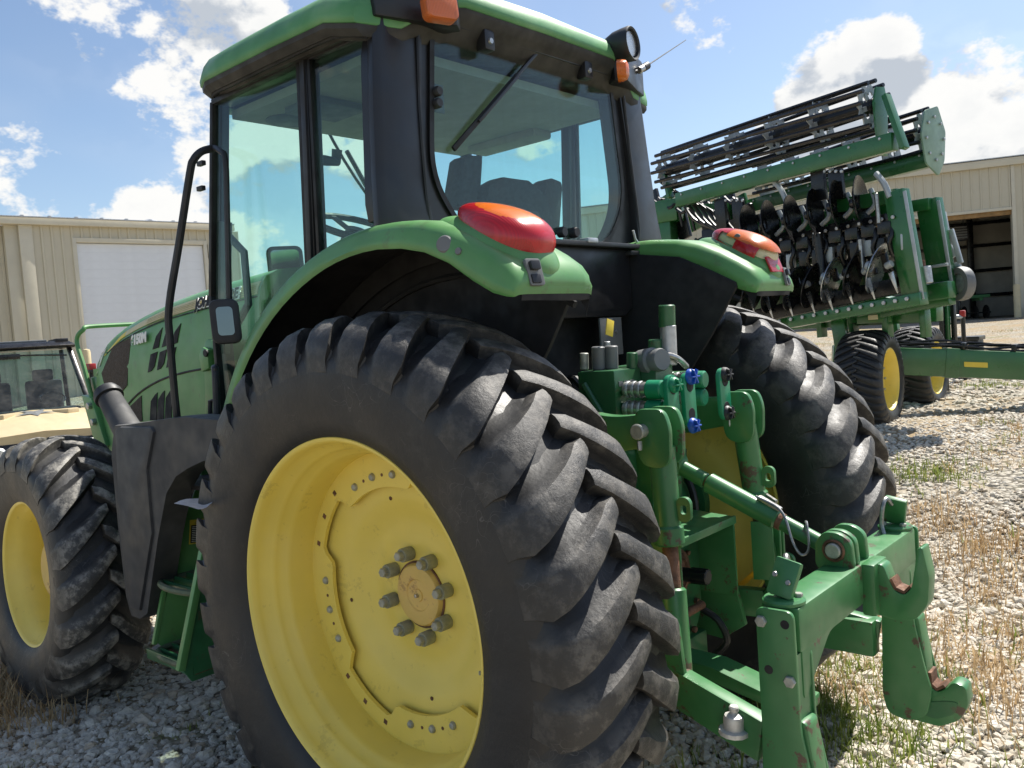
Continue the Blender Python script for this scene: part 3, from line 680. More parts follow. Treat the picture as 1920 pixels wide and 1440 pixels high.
prism('front_support', [(3.0, .75), (3.55, .80), (3.55, 1.2), (3.0, 1.2)], 'xz', -.3, .3, GDARK, tractor, bevel=.02)

# ---- hood
HX = [1.42, 1.8, 2.1, 2.4, 2.7, 2.95, 3.15, 3.32, 3.45]
HT = [2.115, 2.098, 2.078, 2.052, 2.014, 1.970, 1.922, 1.872, 1.815]
HW = [.440, .440, .438, .434, .428, .420, .410, .396, .372]
def hood_sec(x):
    zt = float(np.interp(x, HX, HT)); w = float(np.interp(x, HX, HW)); zb = 1.14
    return [(w + .015, zb), (w + .018, 1.45), (w + .012, 1.70), (w, zt - .16), (w - .018, zt - .085), (w - .05, zt - .035), (w - .12, zt - .003), (w - .25, zt + .010), (0, zt + .014)]
def hood_y(x, z):
    S = hood_sec(x); return float(np.interp(z, [p[1] for p in S[:7]], [p[0] for p in S[:7]]))
def hood_pt(x, z, out=.003): return Vector((x, hood_y(x, z) + out, z))
rings = []
for x in np.linspace(HX[0], HX[-1], 26):
    S = hood_sec(x); rings.append([(x, y, z) for y, z in S] + [(x, -y, z) for y, z in reversed(S[:-1])])
S = hood_sec(3.45); rings.append([(3.50, y * .90, 1.14 + (z - 1.14) * .965) for y, z in S] + [(3.50, -y * .90, 1.14 + (z - 1.14) * .965) for y, z in reversed(S[:-1])])
hood = loft('hood', rings, GREEN, tractor, ang=40)
def hood_strip(name, xs, z0, z1, m, out=.004):
    bm = bmesh.new(); A = []; 
    for x in xs:
        a = z0(x) if callable(z0) else z0; b = z1(x) if callable(z1) else z1
        A.append([bm.verts.new(hood_pt(x, a + (b - a) * t, out)) for t in (0, .35, .7, 1)] + [bm.verts.new(hood_pt(x, a + (b - a) * t, -.004)) for t in (1, .7, .35, 0)])
    for P, Q in zip(A, A[1:]):
        for k in range(8): bm.faces.new((P[k], P[(k + 1) % 8], Q[(k + 1) % 8], Q[k]))
    bm.faces.new(A[0][::-1]); bm.faces.new(A[-1])
    return finish(name, bm, m, hood)
ztop = lambda x: float(np.interp(x, HX, HT))
hood_strip('side_stripe', np.linspace(1.44, 2.9, 20), lambda x: ztop(x) - .118 + .018 * sstep(1.6, 2.6, x), lambda x: ztop(x) - .056 - .012 * sstep(2.4, 2.9, x), STRIPE)
hood_strip('side_stripe', np.linspace(2.903, 3.24, 10), lambda x: ztop(x) - .100 - .02 * sstep(2.9, 3.24, x), lambda x: ztop(x) - .068 - .048 * sstep(2.85, 3.24, x), STRIPEY)
for k in range(5):
    hood_strip('stripe_line', np.linspace(1.46, 2.6, 12), (lambda k: lambda x: ztop(x) - .110 + k * .0095)(k), (lambda k: lambda x: ztop(x) - .108 + k * .0095)(k), mat('stripe_line_ink', (.40, .36, .20), .6), .006)
hood_strip('panel_seam', np.linspace(1.44, 3.2, 20), lambda x: ztop(x) - .132 + .012 * sstep(1.6, 2.6, x), lambda x: ztop(x) - .126 + .012 * sstep(1.6, 2.6, x), SEAL, .0045)
def hood_poly(name, P, m, out=.004, sub=1):
    """flat-ish inset laid on the curved hood side; P in (x, z)."""
    bm = bmesh.new(); n = len(P); c = (sum(p[0] for p in P) / n, sum(p[1] for p in P) / n)
    o_ = [bm.verts.new(hood_pt(x, z, out)) for x, z in P]; i_ = [bm.verts.new(hood_pt(x, z, -.01)) for x, z in P]
    m_ = [bm.verts.new(hood_pt(c[0] + (x - c[0]) * .5, c[1] + (z - c[1]) * .5, out)) for x, z in P]; cv = bm.verts.new(hood_pt(*c, out))
    for k in range(n):
        j = (k + 1) % n; bm.faces.new((i_[k], i_[j], o_[j], o_[k])); bm.faces.new((o_[k], o_[j], m_[j], m_[k])); bm.faces.new((m_[k], m_[j], cv))
    return finish(name, bm, m, hood)
hpx = lambda pts, y=.425: [(on(px, py, 1, y).x, on(px, py, 1, y).z) for px, py in pts]
hood_poly('side_screen', hpx([(205, 650), (243, 633), (245, 640), (243, 722), (226, 742), (196, 725), (188, 700)]), SCREEN)
hood_poly('side_screen', hpx([(240, 764), (264, 742), (266, 790), (236, 792)], .45), SCREEN)
hood_poly('headlight', hpx([(184, 662), (200, 653), (194, 668), (186, 704)], .39), REFL, .005)
for dx in (0, 18, 36):
    hood_poly('vent_slot', hpx([(291 + dx, 655 - dx * .22), (297 + dx, 630 - dx * .22), (308 + dx, 614 - dx * .22), (304 + dx, 640 - dx * .25), (303 + dx, 651 - dx * .25)]), BLKD)
    hood_poly('vent_slot', hpx([(284 + dx, 698 - dx * .25), (288 + dx, 664 - dx * .22), (301 + dx, 659 - dx * .25), (297 + dx, 686 - dx * .25), (291 + dx, 695 - dx * .25)]), BLKD)
for dx in (0, 14, 29):
    hood_poly('vent_slot', hpx([(281 + dx, 788), (283 + dx, 752 - dx * .2), (291 + dx, 740 - dx * .25), (295 + dx, 736 - dx * .25), (294 + dx, 788)], .45), BLKD)
tube('panel_seam', [hood_pt(x, z, .002) for x, z in hpx([(232, 770), (250, 748), (275, 728), (310, 710), (350, 698), (392, 690)], .44)], .006, SEAL, hood, 6)
hb = [hpx([p], .425)[0] for p in ((251, 647), (283, 639))]
mp0, mp1 = hood_pt(hb[0][0], hb[0][1], .014), hood_pt(hb[1][0], hb[1][1], .014)
text('model_number', '6150M', mp0, mp1 - mp0, (0, -.03, 1), (mp1 - mp0).length * .345, WHITE, hood, bold=.004, shear=.15)
lp = lambda out: hood_pt(1.5, ztop(1.5) - .125, out) - hood_pt(2.01, ztop(2.01) - .125, out)
text('hood_lettering', 'JOHN DEERE', hood_pt(2.01, ztop(2.01) - .112, .014), lp(.014), (0, -.25, 1), .072, INK, hood, bold=.003)
text('hood_lettering_edge', 'JOHN DEERE', hood_pt(2.013, ztop(2.01) - .115, .011), lp(.011), (0, -.25, 1), .075, WHITE, hood, bold=.006)
# hood guard ahead of the nose and loader bracket
gp = lambda px, py, y=.42: on(px, py, 1, y)
gtop = gp(146, 626)
guard = tube('hood_guard', [gp(196, 820), gp(180, 775), gp(158, 690), gp(144, 640), gp(147, 622) + Vector((0, -.03, .01)), Vector((gtop.x, .30, gtop.z + .045)), Vector((gtop.x, -.30, gtop.z + .045)), Vector((gtop.x, -.40, gtop.z)), Vector((gp(180, 775).x, -.42, gp(180, 775).z))], .014, GREEN, tractor, 10, 5)
prism('guard_plate', [(p.x, p.z) for p in (gp(160, 740), gp(178, 745), gp(206, 835), gp(190, 850))], 'xz', .40, .445, GREEN, tractor, bevel=.006)
beam('guard_crossbar', (gp(170, 722).x, .4, gp(170, 722).z), (gp(170, 722).x, -.4, gp(170, 722).z), .10, .10, GDARK, tractor, bevel=.01)
rod('guard_bolt', gp(178, 760) + Vector((0, .02, 0)), gp(178, 760) + Vector((0, .05, 0)), .022, STEEL, tractor, 10); rod('guard_bolt', gp(186, 790) + Vector((0, .02, 0)), gp(186, 790) + Vector((0, .05, 0)), .022, STEEL, tractor, 10)
bp = lambda px, py: (on(px, py, 1, .60).x, on(px, py, 1, .60).z)
br = prism('loader_bracket', [bp(379, 652), bp(386, 636), bp(412, 640), bp(414, 690), bp(420, 800), bp(385, 800), bp(382, 700)], 'xz', .46, .60, GREEN, tractor, bevel=.012)
prism('bracket_ear', [bp(383, 665), bp(390, 650), bp(400, 655), bp(402, 690), bp(388, 697)], 'xz', .60, .63, GREEN, br, bevel=.008)
rod('bracket_pin', on(388, 662, 1, .63), on(388, 662, 1, .63) + Vector((0, .012, 0)), .018, BLKD, br)

# ---- fuel tank, filler, steps
tp = lambda px, py, y=1.0: (on(px, py, 1, y).x, on(px, py, 1, y).z)
TP = [tp(214, 797), tp(208, 850), tp(222, 1000), tp(236, 1120), tp(246, 1156), tp(262, 1162), tp(276, 1152), tp(296, 1010), tp(312, 925), tp(330, 893), tp(352, 878), (1.02, 1.312), (.80, 1.322), (.78, 1.478), tp(398, 786), tp(352, 781), tp(320, 783), tp(235, 796)]
def tank():
    bm = bmesh.new(); n = len(TP); cx = sum(p[0] for p in TP) / n; cz = sum(p[1] for p in TP) / n
    ys = [(.885, .97), (.90, 1.0), (.955, 1.0), (.985, .988), (1.0, .965)]
    rr = []
    for y, k in ys:
        ring = []
        for i, (x, z) in enumerate(TP):
            a, b = Vector(TP[i - 1]), Vector(TP[(i + 1) % n]); t = (b - a).normalized(); nn = Vector((-t.y, t.x))
            if nn.dot(Vector((x - cx, z - cz))) < 0 and i in (0, 1, 2, 3, 4, 5): nn = -nn
            ring.append(bm.verts.new((x - nn.x * (1 - k) * .5 * 0 + (cx - x) * (1 - k) * .25, y, z + (cz - z) * (1 - k) * .25)))
        rr.append(ring)
    for A, B in zip(rr, rr[1:]):
        for k in range(n): bm.faces.new((A[k], A[(k + 1) % n], B[(k + 1) % n], B[k]))
    bm.faces.new(rr[0]); bm.faces.new(rr[-1][::-1])
    return finish('fuel_tank', bm, TANKM, tractor, ang=50)
ft = tank()
# moulded shoulder on the tank: a proud rounded swelling at the front column
prism('tank_front_moulding', [tp(216, 805, 1.01), tp(225, 1000, 1.01), tp(244, 1140, 1.01), tp(262, 1146, 1.01), tp(285, 1000, 1.01), tp(275, 880, 1.01), tp(288, 810, 1.01), tp(282, 800, 1.01), tp(225, 800, 1.01)], 'xz', .94, 1.014, TANKM, ft, bevel=.012)
fa, fb = on(236, 800, 1, .93), on(205, 745, 1, .93)
nk = lathe('filler_neck', [(.066, -.06), (.062, 0), (.055, (fb - fa).length * .95), (.045, (fb - fa).length)], fa, fb - fa, TANKM, ft, 24)
d_ = (fb - fa).normalized()
lathe('filler_cap', [(.0, .048), (.05, .048), (.058, .040), (.060, .022), (.066, .020), (.066, -.004), (.0, -.004)], fb, d_, BLK, nk, 28)
beam('neck_guard', fa + Vector((-.07, .01, -.02)), fb + Vector((-.058, .01, .0)), .012, .04, GALV, nk, up=(0, 1, 0))
st = bpy.data.objects.new('access_step', None); link(st, tractor, Matrix.Translation((1.4, .9, .4)))
prism('side_plate', [(.46, 1.34), (.63, 1.34), (.72, 1.17), (.795, 1.02), (1.0, .49), (.965, .44), (.66, .44)], 'yz', 1.588, 1.600, GREEN, st, bevel=.003)
prism('side_plate', [(.55, 1.16), (.86, 1.16), (.905, .98), (.94, .857), (1.082, .47), (1.04, .40), (.74, .40)], 'yz', 1.200, 1.212, GDARK, st, bevel=.003)
beam('plate_flange', (1.206, .862, 1.155), (1.206, 1.084, .46), .03, .03, GREEN, st, up=(1, 0, 0)); beam('plate_flange', (1.594, .803, 1.155), (1.594, 1.003, .47), .02, .02, GREEN, st, up=(1, 0, 0))
for y, z in ((.90, .445), (.86, .74)):
    t_ = tube('step_hoop', [(1.585, y - .10, z), (1.585, y + .06, z), (1.54, y + .115, z), (1.40, y + .135, z), (1.26, y + .115, z), (1.215, y + .06, z), (1.215, y - .10, z)], .014, mat('muddy_step_steel', (.10, .13, .07), .7, dust=.7, dustcol=(.25, .2, .13), dscale=12), st, 8, 3)
    for k in range(4): box('step_bar', (1.40, y - .09 + k * .06, z - .004), (.37, .012, .03), GDARK, t_)
box('step_tray', (1.40, .93, .425), (.40, .20, .012), RUST, st); box('tray_lip', (1.40, 1.032, .44), (.40, .012, .045), GDARK, st)
box('platform', (1.38, .72, 1.165), (.46, .34, .02), BLKD, st)
dc = [on(px, py, 0, 1.586) for px, py in ((356, 975), (391, 972), (389, 1017), (354, 1021))]
dk = mesh('caution_decal', [p + Vector((-.0015, 0, 0)) for p in dc] + [p for p in dc], [(0, 1, 2, 3), (0, 1, 5, 4), (1, 2, 6, 5), (2, 3, 7, 6), (3, 0, 4, 7)], YPLATE, st)
pd = lambda u, v: dc[0].lerp(dc[1], u).lerp(dc[3].lerp(dc[2], u), v) + Vector((-.003, 0, 0))
mesh('decal_panel', [pd(.06, .22), pd(.94, .22), pd(.94, .95), pd(.06, .95)], [(0, 1, 2, 3)], INK, dk)
dax = (dc[1] - dc[0]).normalized(); day = (dc[0] - dc[3]).normalized(); dw = (dc[1] - dc[0]).length
text('decal_text', 'CAUTION', pd(.25, .185), dax, day, dw * .17, INK, dk, depth=.0005)
for k in range(9):
    v = .28 + k * .074; ww = random.uniform(.55, .82)
    mesh('decal_text_line', [pd(.12, v) + Vector((-.001, 0, 0)), pd(.12 + ww, v) + Vector((-.001, 0, 0)), pd(.12 + ww, v + .022) + Vector((-.001, 0, 0)), pd(.12, v + .022) + Vector((-.001, 0, 0))], [(0, 1, 2, 3)], WHITE, dk)
# ---- fenders
def lerp2(a, b, t): return (a[0] + (b[0] - a[0]) * t, a[1] + (b[1] - a[1]) * t)
CREST = [(1.213 * math.cos(R(a)), AX + 1.213 * math.sin(R(a))) for a in np.linspace(12, 98, 22)] + [(-.25, 2.070), (-.34, 2.040), (-.43, 1.998), (-.51, 1.952), (-.560, 1.915), (-.583, 1.880), (-.588, 1.852), (-.582, 1.832)]
LIP = [(1.138 * math.cos(R(a)), AX + 1.138 * math.sin(R(a))) for a in np.linspace(12, 92, 22)] + [(-.15, 2.008), (-.25, 1.985), (-.35, 1.942), (-.44, 1.882), (-.51, 1.842), (-.555, 1.828), (-.575, 1.825), (-.580, 1.826)]
VS = [(.545, .95), (.550, .40), (.565, .12), (.60, .02), (.68, -.01), (.78, -.015), (.84, 0), (.875, .07), (.897, .22), (.908, .45), (.914, .75), (.918, 1.0)]
def fender(side):
    wide = lambda i: .02 * sstep(14, 22, i)                         # rear of the fender swells outwards
    bm = bmesh.new(); G = []; H = []
    n = len(CREST)
    for i in range(n):
        row = []; row2 = []
        for y, t in VS:
            if i >= n - 5: y = .73 + (y - .73) * (1 - .045 * (i - (n - 6)) ** 1.5 / 5)
            x, z = lerp2(CREST[i], LIP[i], t)
            yy = y + (wide(i) if y > .8 else 0)
            row.append(bm.verts.new((x, yy * side, z)))
            c = Vector((0 if i < 22 else x * .55, 0, AX)); dv = (c - Vector((x, 0, z))).normalized() * .012
            row2.append(bm.verts.new((x + dv.x, (yy - (.008 if y > .85 else (-.008 if y < .56 else 0))) * side, z + dv.z)))
        G.append(row); H.append(row2)
    m_ = len(VS)
    for A, B in zip(G, G[1:]):
        for k in range(m_ - 1): bm.faces.new((A[k], A[k + 1], B[k + 1], B[k]))
    for A, B in zip(H, H[1:]):
        for k in range(m_ - 1): bm.faces.new((A[k], B[k], B[k + 1], A[k + 1]))
    for i in range(n - 1):
        bm.faces.new((G[i][-1], H[i][-1], H[i + 1][-1], G[i + 1][-1])); bm.faces.new((G[i][0], G[i + 1][0], H[i + 1][0], H[i][0]))
    for k in range(m_ - 1): bm.faces.new((G[0][k], H[0][k], H[0][k + 1], G[0][k + 1])); bm.faces.new((G[-1][k], G[-1][k + 1], H[-1][k + 1], H[-1][k]))
    f = finish('fender', bm, GREEN, tractor, ang=50)
    # black liner under the skin, and the wall between wheel and cab
    bm = bmesh.new(); L = []
    for i in range(n):
        c = Vector((0 if i < 22 else CREST[i][0] * .5, AX)); row = []
        for y, dr in ((.568, .105), (.570, .030), (.62, .034), (.84, .030), (.885, .055 if i < 24 else .03)):
            x, z = CREST[i]; dv = (c - Vector((x, z))).normalized() * dr
            row.append(bm.verts.new((x + dv.x, y * side, z + dv.y)))
        L.append(row)
    for A, B in zip(L, L[1:]):
        for k in range(4): bm.faces.new((A[k], A[k + 1], B[k + 1], B[k]))
    finish('fender_liner', bm, BLKD, f, ang=50)
    wall = [(1.17, 1.13)] + [(1.15 * math.cos(R(a)), AX + 1.15 * math.sin(R(a))) for a in range(14, 98, 6)] + [(-.25, 1.995), (-.40, 1.92), (-.50, 1.865), (-.505, 1.845), (-.385, 1.66), (-.20, 1.42), (.0, 1.25), (.5, 1.15)]
    prism('wheel_arch_wall', wall, 'xz', *sorted((.533 * side, .551 * side)), BLKD, f, bevel=.004)
    tube('arch_rib', [(1.02 * math.cos(R(a)), .558 * side, AX + 1.05 * math.sin(R(a))) for a in range(30, 125, 10)], .012, BLKD, f, 6, 2)
    # lamp pod and lens
    a_, b_ = Vector((-.275, .800 * side, 2.095)), Vector((-.578, .755 * side, 1.928))
    ctr = (a_ + b_) / 2; d = (b_ - a_).normalized(); half = (b_ - a_).length / 2
    yv = Vector((0, side, 0)); yv = (yv - d * yv.dot(d)).normalized(); nv = d.cross(yv).normalized()
    if nv.z < 0: nv = -nv
    def ell(name, c, hx, hy, hz, m, par, keep=None, ex=2.0, nu=96, nv_=64):
        bm = bmesh.new(); g = []
        for i in range(nv_ + 1):
            th = math.pi * i / nv_; row = []
            for k in range(nu):
                ph = 2 * math.pi * k / nu
                sp = lambda v: math.copysign(abs(v) ** (2 / ex), v)
                x, y, z = math.cos(th), sp(math.sin(th) * math.cos(ph)), sp(math.sin(th) * math.sin(ph))
                taper = 1 + .30 * x                                       # egg: blunter at the rear
                row.append(((x, y, z), bm.verts.new(c + d * x * hx + yv * y * hy * taper + nv * z * hz * taper)))
            g.append(row)
        for A, B in zip(g, g[1:]):
            for k in range(nu):
                q = (A[k], A[(k + 1) % nu], B[(k + 1) % nu], B[k])
                mx = sum(v[0][0] for v in q) / 4, sum(v[0][1] for v in q) / 4, sum(v[0][2] for v in q) / 4
                if keep is None or keep(*mx): bm.faces.new([v[1] for v in q])
        bmesh.ops.remove_doubles(bm, verts=bm.verts, dist=1e-5)
        for v in [v for v in bm.verts if not v.link_faces]: bm.verts.remove(v)
        return finish(name, bm, m, par, ang=60)
    pod = ell('lamp_pod', ctr + Vector((.034, 0, -.040)), half * 1.24, .128, .080, GREEN, f)
    base = ctr + nv * .010
    if side > 0:
        top = lambda x, y, z: z > .70 + .30 * max(0, x - .2) + .5 * max(0, -x - .55)
        ell('red_lens', base, half * .95, .100, .073, REDL, pod, lambda x, y, z: z > -.55 and not top(x, y, z), 2.3)
        ell('amber_lens', base, half * .95, .0995, .0725, AMBER, pod, top, 2.3)
    else:
        top = lambda x, y, z: z > .42 and x > -.35
        hole = lambda x, y, z: y < -.2 and -.60 < x < .05 and -.1 < z <= .55
        ell('red_lens', base, half * .97, .098, .072, REDL, pod, lambda x, y, z: z > -.55 and not top(x, y, z) and not hole(x, y, z) and not (x > .70 and z > -.2), 2.3)
        ell('amber_lens', base, half * .97, .0975, .0715, AMBER, pod, top, 2.3)
        ell('lamp_body', base, half * .90, .086, .062, CREAM, pod, None, 2.3)
        box('lens_shard', base + d * half * .93 - Vector((0, 0, .012)), (.01, .12, .07), REDL, pod, rot=Matrix.Rotation(R(20), 3, 'Y'))
        rod('lamp_socket', base + yv * -.02 + nv * .03, base - yv * .085 + nv * .04, .015, GREYP, pod)
    ell('lens_seal', base, half * .975, .1035, .0755, SEAL, pod, lambda x, y, z: -.62 < z < -.42, 2.3)
    # switch panel on the rear face, marker plug on the outer face
    pc = Vector((-.584, .835 * side, 1.880))
    sp_ = plate('switch_panel', [(x, y) for x, y in rrect(.054, .078, .008)], pc, Vector((.18, side * 1.0, 0)).normalized(), Vector((.22, 0, 1)).normalized(), .012, GREYP, f)
    for dz in (.019, -.019): plate('rocker_switch', rrect(.032, .026, .004), pc + Vector((-.007, .004 * side, dz)), Vector((.18, side, 0)).normalized(), Vector((.22, 0, 1)).normalized(), .014, BLKP, sp_)
    q = Vector((-.335, .925 * side, 1.985)); nrm = (-.35, .9 * side, .15)
    lathe('marker_plug', [(.0, .012), (.022, .012), (.026, .008), (.026, -.02), (0, -.02)], q, nrm, GREYP, f, 24); lathe('marker_plug', [(.0, .010), (.009, .010), (.011, .006), (.011, -.02), (0, -.02)], q + Vector((-.055, .002 * side, -.027)), nrm, GREYP, f, 18)
    return f
fender(1); fender(-1)

# ---- cab
cab = bpy.data.objects.new('cab', None); link(cab, tractor, Matrix.Translation((.65, 0, 1.3)))
def polar(poly, c, n=96):
    out = []
    for k in range(n):
        a = 2 * math.pi * k / n; d = (math.cos(a), math.sin(a)); best = None
        for (x1, y1), (x2, y2) in zip(poly, poly[1:] + poly[:1]):
            ex, ey = x2 - x1, y2 - y1; den = d[0] * ey - d[1] * ex
            if abs(den) < 1e-9: continue
            t = ((x1 - c[0]) * ey - (y1 - c[1]) * ex) / den; u = ((x1 - c[0]) * d[1] - (y1 - c[1]) * d[0]) / den
            if t > 0 and -1e-6 <= u <= 1 + 1e-6 and (best is None or t > best): best = t
        out.append((c[0] + d[0] * best, c[1] + d[1] * best))
    return out
def round_poly(P, rads, n=6):
    out = []
    for i, p in enumerate(P):
        a, b, r = Vector(P[i - 1]), Vector(P[(i + 1) % len(P)]), rads[i] if isinstance(rads, (list, tuple)) else rads
        p = Vector(p); u, v = (a - p).normalized(), (b - p).normalized(); L = min(r, (a - p).length * .45, (b - p).length * .45)
        s, e = p + u * L, p + v * L
        for k in range(n + 1): t = k / n; q = s * (1 - t) ** 2 + p * 2 * t * (1 - t) + e * t * t; out.append((q.x, q.y))
    return out
WIN = round_poly([(.545, 2.785), (.600, 2.27), (.44, 2.072), (-.44, 2.072), (-.600, 2.27), (-.545, 2.785)], [.03, .16, .10, .10, .16, .03])
OUT = round_poly([(.70, 2.90), (.80, 2.70), (.835, 2.15), (.82, 2.105), (.56, 2.095), (.54, 1.99), (-.54, 1.99), (-.56, 2.095), (-.82, 2.105), (-.835, 2.15), (-.80, 2.70), (-.70, 2.90)], [.03, .05, .02, .01, .01, .01, .01, .01, .01, .02, .05, .03])
O_, I_ = polar(OUT, (0, 2.4)), polar(WIN, (0, 2.4))
rf = ringplate('rear_frame', O_, I_, (.085, 0, 0), (0, 1, 0), (0, 0, 1), .07, BLKP, cab, ang=40)
I2 = polar([(x * .975, 2.42 + (y - 2.42) * .975) for x, y in WIN], (0, 2.4))
I1 = polar([(x * 1.012, 2.42 + (y - 2.42) * 1.012) for x, y in WIN], (0, 2.4))
ringplate('window_seal', I1, I2, (.046, 0, 0), (0, 1, 0), (0, 0, 1), .014, SEAL, rf, ang=40)
plate('rear_window', [(x * .985, 2.42 + (y - 2.42) * .985) for x, y in WIN], (.045, 0, 0), (0, 1, 0), (0, 0, 1), .006, GLASSR, cab, bevel=0)
for s in (1, -1):
    # C pillar cover: leans and swells towards the bottom
    secs = []
    for z, yo, yi, xb in ((2.075, .862, .635, .008), (2.12, .862, .637, .006), (2.25, .848, .645, .018), (2.5, .826, .630, .028), (2.74, .802, .600, .034), (2.93, .785, .585, .030)):
        secs.append([(xb, yi * s, z), (xb + .004, (yo - .03) * s, z), (xb + .018, yo * s, z), (xb + .05, (yo - .004) * s, z), (xb + .06, (yo - .05) * s, z), (xb + .05, yi * s, z)])
    loft('rear_pillar', secs, BLKP, cab, ang=45, bevel=.004)
    tube('pillar_seam', [(.03, .612 * s, 2.86), (.026, .640 * s, 2.5), (.012, .652 * s, 2.2), (.012, .645 * s, 2.10)], .007, BLK, cab, 6, 3)
    # B pillar, A pillar, sills and headers
    beam('door_pillar', (.502, .765 * s, 2.0), (.452, .765 * s, 2.76), .06, .05, BLKP, cab, up=(1, 0, 0), bevel=.008)
    beam('pillar_trim', (.498, .797 * s, 2.01), (.447, .793 * s, 2.76), .018, .028, BLK, cab, up=(1, 0, 0), bevel=.006)
    beam('front_pillar', (1.255, .725 * s, 1.98), (1.115, .725 * s, 2.76), .045, .05, BLKP, cab, up=(1, 0, 0), bevel=.01); beam('front_pillar_foot', (1.245, .725 * s, 1.32), (1.252, .725 * s, 1.985), .043, .047, BLKP, cab, up=(1, 0, 0), bevel=.01)
    beam('roof_rail', (.06, .735 * s, 2.765), (1.08, .735 * s, 2.765), .07, .06, BLKP, cab, bevel=.01)
    prism('cab_lower_panel', [(1.10, 1.44), (1.19, 1.44), (1.19, 1.25), (1.155, 1.25)], 'xz', *sorted((.70 * s, .77 * s)), BLKP, cab, bevel=.006)
    # door glass with a dark printed border and frame
    D = [(1.222, 1.46), (1.222, 1.97), (1.075, 2.742), (.475, 2.748), (.525, 1.99), (.70, 1.885), (.87, 1.74), (1.0, 1.59), (1.085, 1.45)]
    dg = prism('door_glass', D, 'xz', *sorted((.776 * s, .782 * s)), GLASS, cab, bevel=0)
    for (p, q, nm) in ((D[0], D[1], 'door_front_edge'), (D[1], D[2], 'door_front_edge'), (D[2], D[3], 'door_top_edge'), (D[3], D[4], 'door_rear_edge'), (D[8], D[0], 'door_bottom_edge')):
        beam(nm, (p[0], .785 * s, p[1]), (q[0], .785 * s, q[1]), .022, .028, SEAL, dg, up=(0, 1, 0), bevel=.004)
    for z in (2.52, 2.42): box('hinge_stop', (1.155 + (2.74 - z) * .2, .795 * s, z), (.045, .02, .02), BLK, dg)
    Q = [(.455, 2.02), (.418, 2.745), (.082, 2.735), (.075, 2.06)]
    qg = prism('quarter_glass', Q, 'xz', *sorted((.776 * s, .782 * s)), GLASS, cab, bevel=0)
    for p, q in zip(Q, Q[1:] + Q[:1]): beam('glass_edge', (p[0], .785 * s, p[1]), (q[0], .785 * s, q[1]), .018, .02, SEAL, qg, up=(0, 1, 0), bevel=.004)
    # inside door handle: hexagonal loop on the front of the door
    hp = [(1.12, 2.22), (1.0, 2.13), (1.0, 1.92), (1.14, 1.81)]
    tube('door_pull', [(x, .755 * s, z) for x, z in hp], .016, INTER, dg, 8, 0)
    box('door_latch', (1.175, .76 * s, 2.0), (.08, .03, .55), INTER, dg, rot=Matrix.Rotation(R(-11), 3, 'Y'))
# windshield
ws = []
for z, x in ((1.50, 1.20), (1.98, 1.255), (2.75, 1.115)):
    ws.append([(x + .13 * (1 - (y / .71) ** 2), y, z) for y in np.linspace(-.71, .71, 13)])
loft('windshield', ws, GLASS, cab, closed=False, ang=60)
beam('windshield_header', (1.15, -.70, 2.77), (1.15, .70, 2.77), .10, .06, BLKP, cab, bevel=.01)
tube('windshield_wiper', [on(725, 405, 0, 1.40), on(700, 372, 0, 1.40), on(672, 322, 0, 1.38), on(650, 283, 0, 1.36)], .012, BLK, cab, 6, 2)
tube('windshield_wiper', [on(722, 402, 0, 1.42), on(690, 368, 0, 1.42), on(645, 300, 0, 1.40), on(612, 240, 0, 1.38)], .008, BLK, cab, 6, 2)
box('interior_floor', (.72, 0, 1.34), (1.25, 1.38, .06), BLKD, cab); box('rear_shelf', (.16, 0, 1.90), (.12, 1.1, .16), INTER, cab)
hl = loft('headliner', [[(x, y, z) for x, y in ((.12, -.68), (1.12, -.68), (1.12, .68), (.12, .68))] for z in (2.70, 2.735)], LINER, cab)
beam('headliner_vent', (.75, .35, 2.69), (.75, .60, 2.69), .22, .03, INTER, hl); beam('headliner_console', (.95, -.62, 2.685), (.5, -.62, 2.685), .14, .05, LINER, hl, bevel=.02)
lathe('speaker_grille', [(0, -.005), (.09, -.005), (.1, .0), (.1, .02)], (1.0, .48, 2.695), (0, 0, 1), INTER, hl, 24)
tube('interior_grip', [on(592, 299, 1, .70), on(612, 301, 1, .66), on(630, 303, 1, .60), on(632, 280, 1, .60)], .020, INTER, cab, 8, 0)
box('corner_speaker', on(548, 132, 1, .66), (.14, .10, .10), INTER, cab, bevel=.02)
# steering wheel and column
sw = on(668, 428, 1, .02)
tilt = Vector((-.42, 0, .9)).normalized()
bm = bmesh.new(); a_, b_, _ = frame_of(tilt)
P = [sw + (a_ * math.cos(t) + b_ * math.sin(t)) * .205 for t in np.linspace(0, 2 * math.pi, 33)]; tube_into(bm, P, .017, 8)
swo = finish('steering_wheel', bm, INTER, cab)
for t in (0.5, 2.6, 4.7): beam('spoke', sw - tilt * .03, sw + (a_ * math.cos(t) + b_ * math.sin(t)) * .20, .03, .015, INTER, swo)
rod('steering_hub', sw - tilt * .05, sw - tilt * .0, .05, INTER, swo); rod('steering_column', sw - tilt * .05, sw - tilt * .5 + Vector((.12, 0, 0)), .06, INTER, cab)
